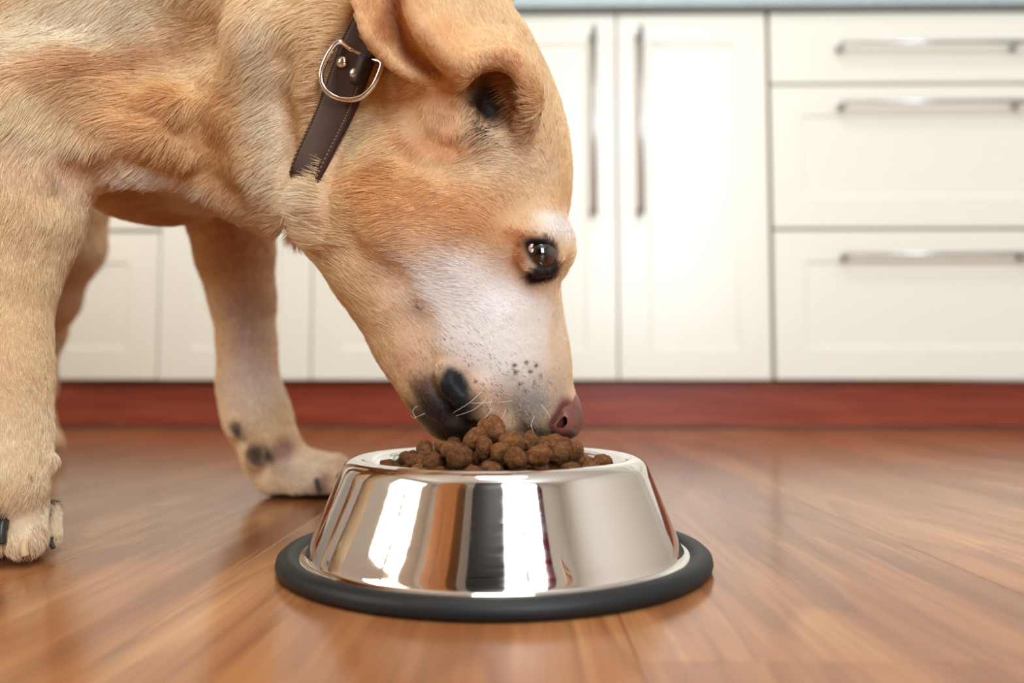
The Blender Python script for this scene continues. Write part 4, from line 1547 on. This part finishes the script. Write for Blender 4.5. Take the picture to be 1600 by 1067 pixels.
M['claw_light'] = mat('pale_claw', lin(196, 168, 126), 0.4)
M['claw_dark'] = mat('dark_claw', lin(40, 36, 36), 0.35)
for (xa, ya, xb, yb, r_, m_, lab) in [(40, 846, 40, 869, 7.0, 'claw_light', 'pale blunt claw'), (6, 812, 3, 850, 8.0, 'claw_dark', 'black claw'),  # second entry is a black shape added in the toe gap
                                  (80, 840, 84, 857, 3.8, 'claw_dark', 'black claw'), (528, 746, 537, 764, 4.5, 'claw_dark', 'black claw'),
                                  (494, 750, 500, 768, 4.5, 'claw_dark', 'black claw')]:
    ya_ = march(xa, ya)[1]
    yb_ = ya_ - .0022
    k_ = ya_ / F
    pa, pb = Vector(P(xa, ya, ya_ + .0012)), Vector(P(xb, yb, yb_))
    pm_ = (pa + pb) / 2 + Vector((0, -.0012, .0004))
    root_ = pa + Vector((0, .006, .001))
    bm = bmesh.new()
    add_tube(bm, [tuple(p) for p in spline([root_, pa, pm_, pb], 4)], [r_ * k_ * f_ for f_ in np.linspace(1.0, .78, 13)], 14)
    for v_ in bm.verts:
        v_.co.z = max(v_.co.z, .0008)
    o = keep(mesh_obj('claw', bm, M[m_], None, True))
    o['label'] = lab

M['whisker'] = mat('whisker', lin(240, 234, 226), 0.4)
bm = bmesh.new()
for ln in [[(752, 612), (735, 628), (708, 645)], [(758, 625), (740, 640), (712, 650)], [(770, 628), (745, 630), (735, 629)], [(800, 626), (780, 629), (752, 632)],
           [(768, 638), (762, 648), (756, 655)], [(790, 640), (784, 654), (770, 668)], [(845, 632), (854, 642), (860, 654)], [(652, 634), (645, 642), (650, 654), (642, 650)],
           [(664, 646), (652, 651), (646, 654)], [(835, 650), (830, 664), (834, 676)], [(872, 378), (880, 372), (884, 362)], [(842, 368), (852, 362), (864, 366)]]:
    m0 = march(*ln[0])
    if m0 is None or m0[1] > 0.52:
        m0 = PN(ln[0][0], ln[0][1], HY)
    pts_w = [np.array(P(x_, y_, m0[1] - .0012 * (i_ + .2) * 3)) for i_, (x_, y_) in enumerate(ln)]
    sp_ = spline(pts_w, 5)
    add_tube(bm, [tuple(p) for p in sp_], list(np.linspace(.00013, .00005, len(sp_))), 5)
o = keep(mesh_obj('whiskers', bm, M['whisker'], None, True))
o['kind'] = 'stuff'

# ------------------------------------------------------------------ fur
def make_fur(name, count, seed):
    rg = np.random.default_rng(seed)
    tri = np.concatenate([bq[:, [0, 1, 2]], bq[:, [0, 2, 3]]])
    a_, b_, c_ = bv[tri[:, 0]], bv[tri[:, 1]], bv[tri[:, 2]]
    nn = np.cross(b_ - a_, c_ - a_)
    ar = np.linalg.norm(nn, axis=1) / 2
    nn = nn / (2 * ar[:, None] + 1e-15)
    cen = (a_ + b_ + c_) / 3
    if ((cen - np.array((-.05, HY, .25))) * nn)[np.abs(cen[:, 0] + .05) < .05].sum() < 0:
        nn = -nn
    # denser where the photograph looks, thinner on the far side and outside the frame
    view = cen - np.array((0, 0, HC))
    view /= np.linalg.norm(view, axis=1)[:, None]
    facing = -(nn * view).sum(1)
    d_ = cen[:, 1] * CP + (cen[:, 2] - HC) * SP
    px = 800 + F * cen[:, 0] / d_
    py = 533.5 - F * ((cen[:, 2] - HC) * CP - cen[:, 1] * SP) / d_
    w = np.where(facing > -0.45, 1.0, 0.22)
    w = w * np.where((px < -60) | (py < -60), 0.20, 1.0)
    w = w * np.where(cen[:, 1] > .70, 0.40, 1.0)
    w = w * np.where((px > 600) & (facing > -.25), 1.45, 1.0)
    w = w * (cen[:, 2] > 0.007)
    w = w * ~under_collar(cen)
    cl = None
    for q, rx, rz2, a2, col in DARK[:2] + DARK[7:8]:
        f_ = 1.0
        w = w * (1 - f_ * (blob_w(cen, q, rx * .92, rz2 * .92, a2, 6) > .5))
    for q, rx, rz2, a2 in [(PN(843, 399, .44), 31 * .44 / F, 24 * .44 / F, math.radians(-45))]:
        w = w * (blob_w(cen, q, rx, rz2, a2, 8) < .5)
    pr_ = ar * w
    cs = np.cumsum(pr_)
    pick = np.searchsorted(cs, rg.random(count) * cs[-1])
    u_, v_ = rg.random(count), rg.random(count)
    fl = u_ + v_ > 1
    u_[fl], v_[fl] = 1 - u_[fl], 1 - v_[fl]
    T = tri[pick]
    R0 = bv[T[:, 0]] * (1 - u_ - v_)[:, None] + bv[T[:, 1]] * u_[:, None] + bv[T[:, 2]] * v_[:, None]
    vn = np.zeros_like(bv)
    for k_ in range(3):
        for d in range(3):
            vn[:, d] += np.bincount(tri[:, k_], nn[:, d] * ar, len(bv))
    vn /= np.linalg.norm(vn, axis=1)[:, None] + 1e-15
    N_ = vn[T[:, 0]] * (1 - u_ - v_)[:, None] + vn[T[:, 1]] * u_[:, None] + vn[T[:, 2]] * v_[:, None]
    N_ /= np.linalg.norm(N_, axis=1)[:, None] + 1e-15
    D_, L_ = coat_flow(R0)
    # locks of hair bend together; single hairs stray a little
    sc_ = np.where(L_ > .0075, .0052, .0030)
    jit = rg.normal(0, .0007, R0.shape)
    cell = np.floor((R0 + jit) / sc_[:, None]).astype(np.int64)
    hsh = (cell[:, 0] * 73856093) ^ (cell[:, 1] * 19349663) ^ (cell[:, 2] * 83492791)
    def hv(o):
        return np.sin((hsh % 99991) * 12.9898 + o * 78.233) * 43758.5453 % 1.0 - .5
    lock = np.stack([hv(1), hv(2), hv(3)], 1)
    big = np.stack([wob(R0, .9, 1), wob(R0, .8, 3), wob(R0, 1.1, 5)], 1)
    D_ = D_ / (np.linalg.norm(D_, axis=1)[:, None] + 1e-9) + .30 * lock + .30 * big + rg.normal(0, .10, R0.shape)
    Tn = D_ - N_ * (D_ * N_).sum(1)[:, None]
    Tn /= np.linalg.norm(Tn, axis=1)[:, None] + 1e-9
    ln = L_ * (0.75 + .5 * rg.random(count)) * (1 + .25 * hv(4))
    lift = np.clip(.30 + .16 * hv(5) + rg.normal(0, .07, count), .08, .75)
    ns = 4
    ts = np.linspace(0, 1, ns)
    pts = np.empty((count, ns, 3), np.float32)
    for i_, tt in enumerate(ts):
        pts[:, i_] = R0 - N_ * .0004 + (Tn * tt + N_ * (lift * (tt - .55 * tt * tt))[:, None]) * ln[:, None]
    pts[:, :, 2] = np.maximum(pts[:, :, 2], .0006)
    col = coat_colour(R0)
    lum = col.mean(1)
    # greying muzzle: single hairs are either white or dark
    qg = PN(818, 640, .45)
    gw = blob_w(R0, qg, 62 * .45 / F, 62 * .45 / F, 0, 4)
    r3 = rg.random(count)
    col = np.where(((gw > .4) & (r3 < .36))[:, None], srgb((216, 210, 202)), col)
    col = np.where(((gw > .4) & (r3 > .74))[:, None], srgb((46, 40, 38)), col)
    qm_ = PN(690, 648, .46)
    gwm = blob_w(R0, qm_, 60 * .46 / F, 40 * .46 / F, math.radians(-58), 4)
    rm_ = rg.random(count)
    col = np.where(((gwm > .3) & (rm_ < .13))[:, None], srgb((150, 112, 98)), col)
    q2 = PN(735, 585, .45)
    gw2 = blob_w(R0, q2, 70 * .45 / F, 40 * .45 / F, 0, 2)
    col = np.where(((rg.random(count) < gw2 * .30))[:, None], srgb((60, 46, 42)), col)
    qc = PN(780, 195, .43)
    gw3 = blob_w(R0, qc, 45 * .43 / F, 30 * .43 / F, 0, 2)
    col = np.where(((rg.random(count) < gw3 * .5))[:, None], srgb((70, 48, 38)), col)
    col = col * (1 + .26 * hv(6) + rg.normal(0, .09, count))[:, None]
    bright = np.clip((col.mean(1) - .12) / .25, 0, 1)[:, None]
    lift_ = col * np.array((1.32, 1.29, 1.38))
    lift_ = lift_ / (1 + (lift_ / .96) ** 5) ** .2
    col = col * (1 - bright) + lift_ * bright
    col = np.clip(col, 0.002, .93)
    hc = bpy.data.hair_curves.new(name)
    hc.add_curves([ns] * count)
    hc.attributes['position'].data.foreach_set('vector', pts.ravel())
    ra = hc.attributes.get('radius') or hc.attributes.new('radius', 'FLOAT', 'POINT')
    wide = np.where(R0[:, 1] > .62, 1.7, 1.0) * np.where(L_ > .0075, 1.25, 1.0)
    rad = np.stack([wide * r for r in (.00011, .00010, .00007, .00002)], 1).astype(np.float32)
    ra.data.foreach_set('value', rad.ravel())
    at = hc.attributes.new('coat', 'FLOAT_COLOR', 'CURVE')
    at.data.foreach_set('color', np.concatenate([col, np.ones((count, 1))], 1).astype(np.float32).ravel())
    return hc


M['fur'] = mat('fur', (0.7, 0.5, 0.3, 1), 0.5, spec=0.35)
attr_mat(M['fur'])
_t = time.time()
hcv = make_fur('fur', 460000, 11)
fo = bpy.data.objects.new('fur', hcv)
COL.objects.link(fo)
hcv.materials.append(M['fur'])
keep(fo)
fo['kind'] = 'stuff'
print('fur', round(time.time() - _t, 1))
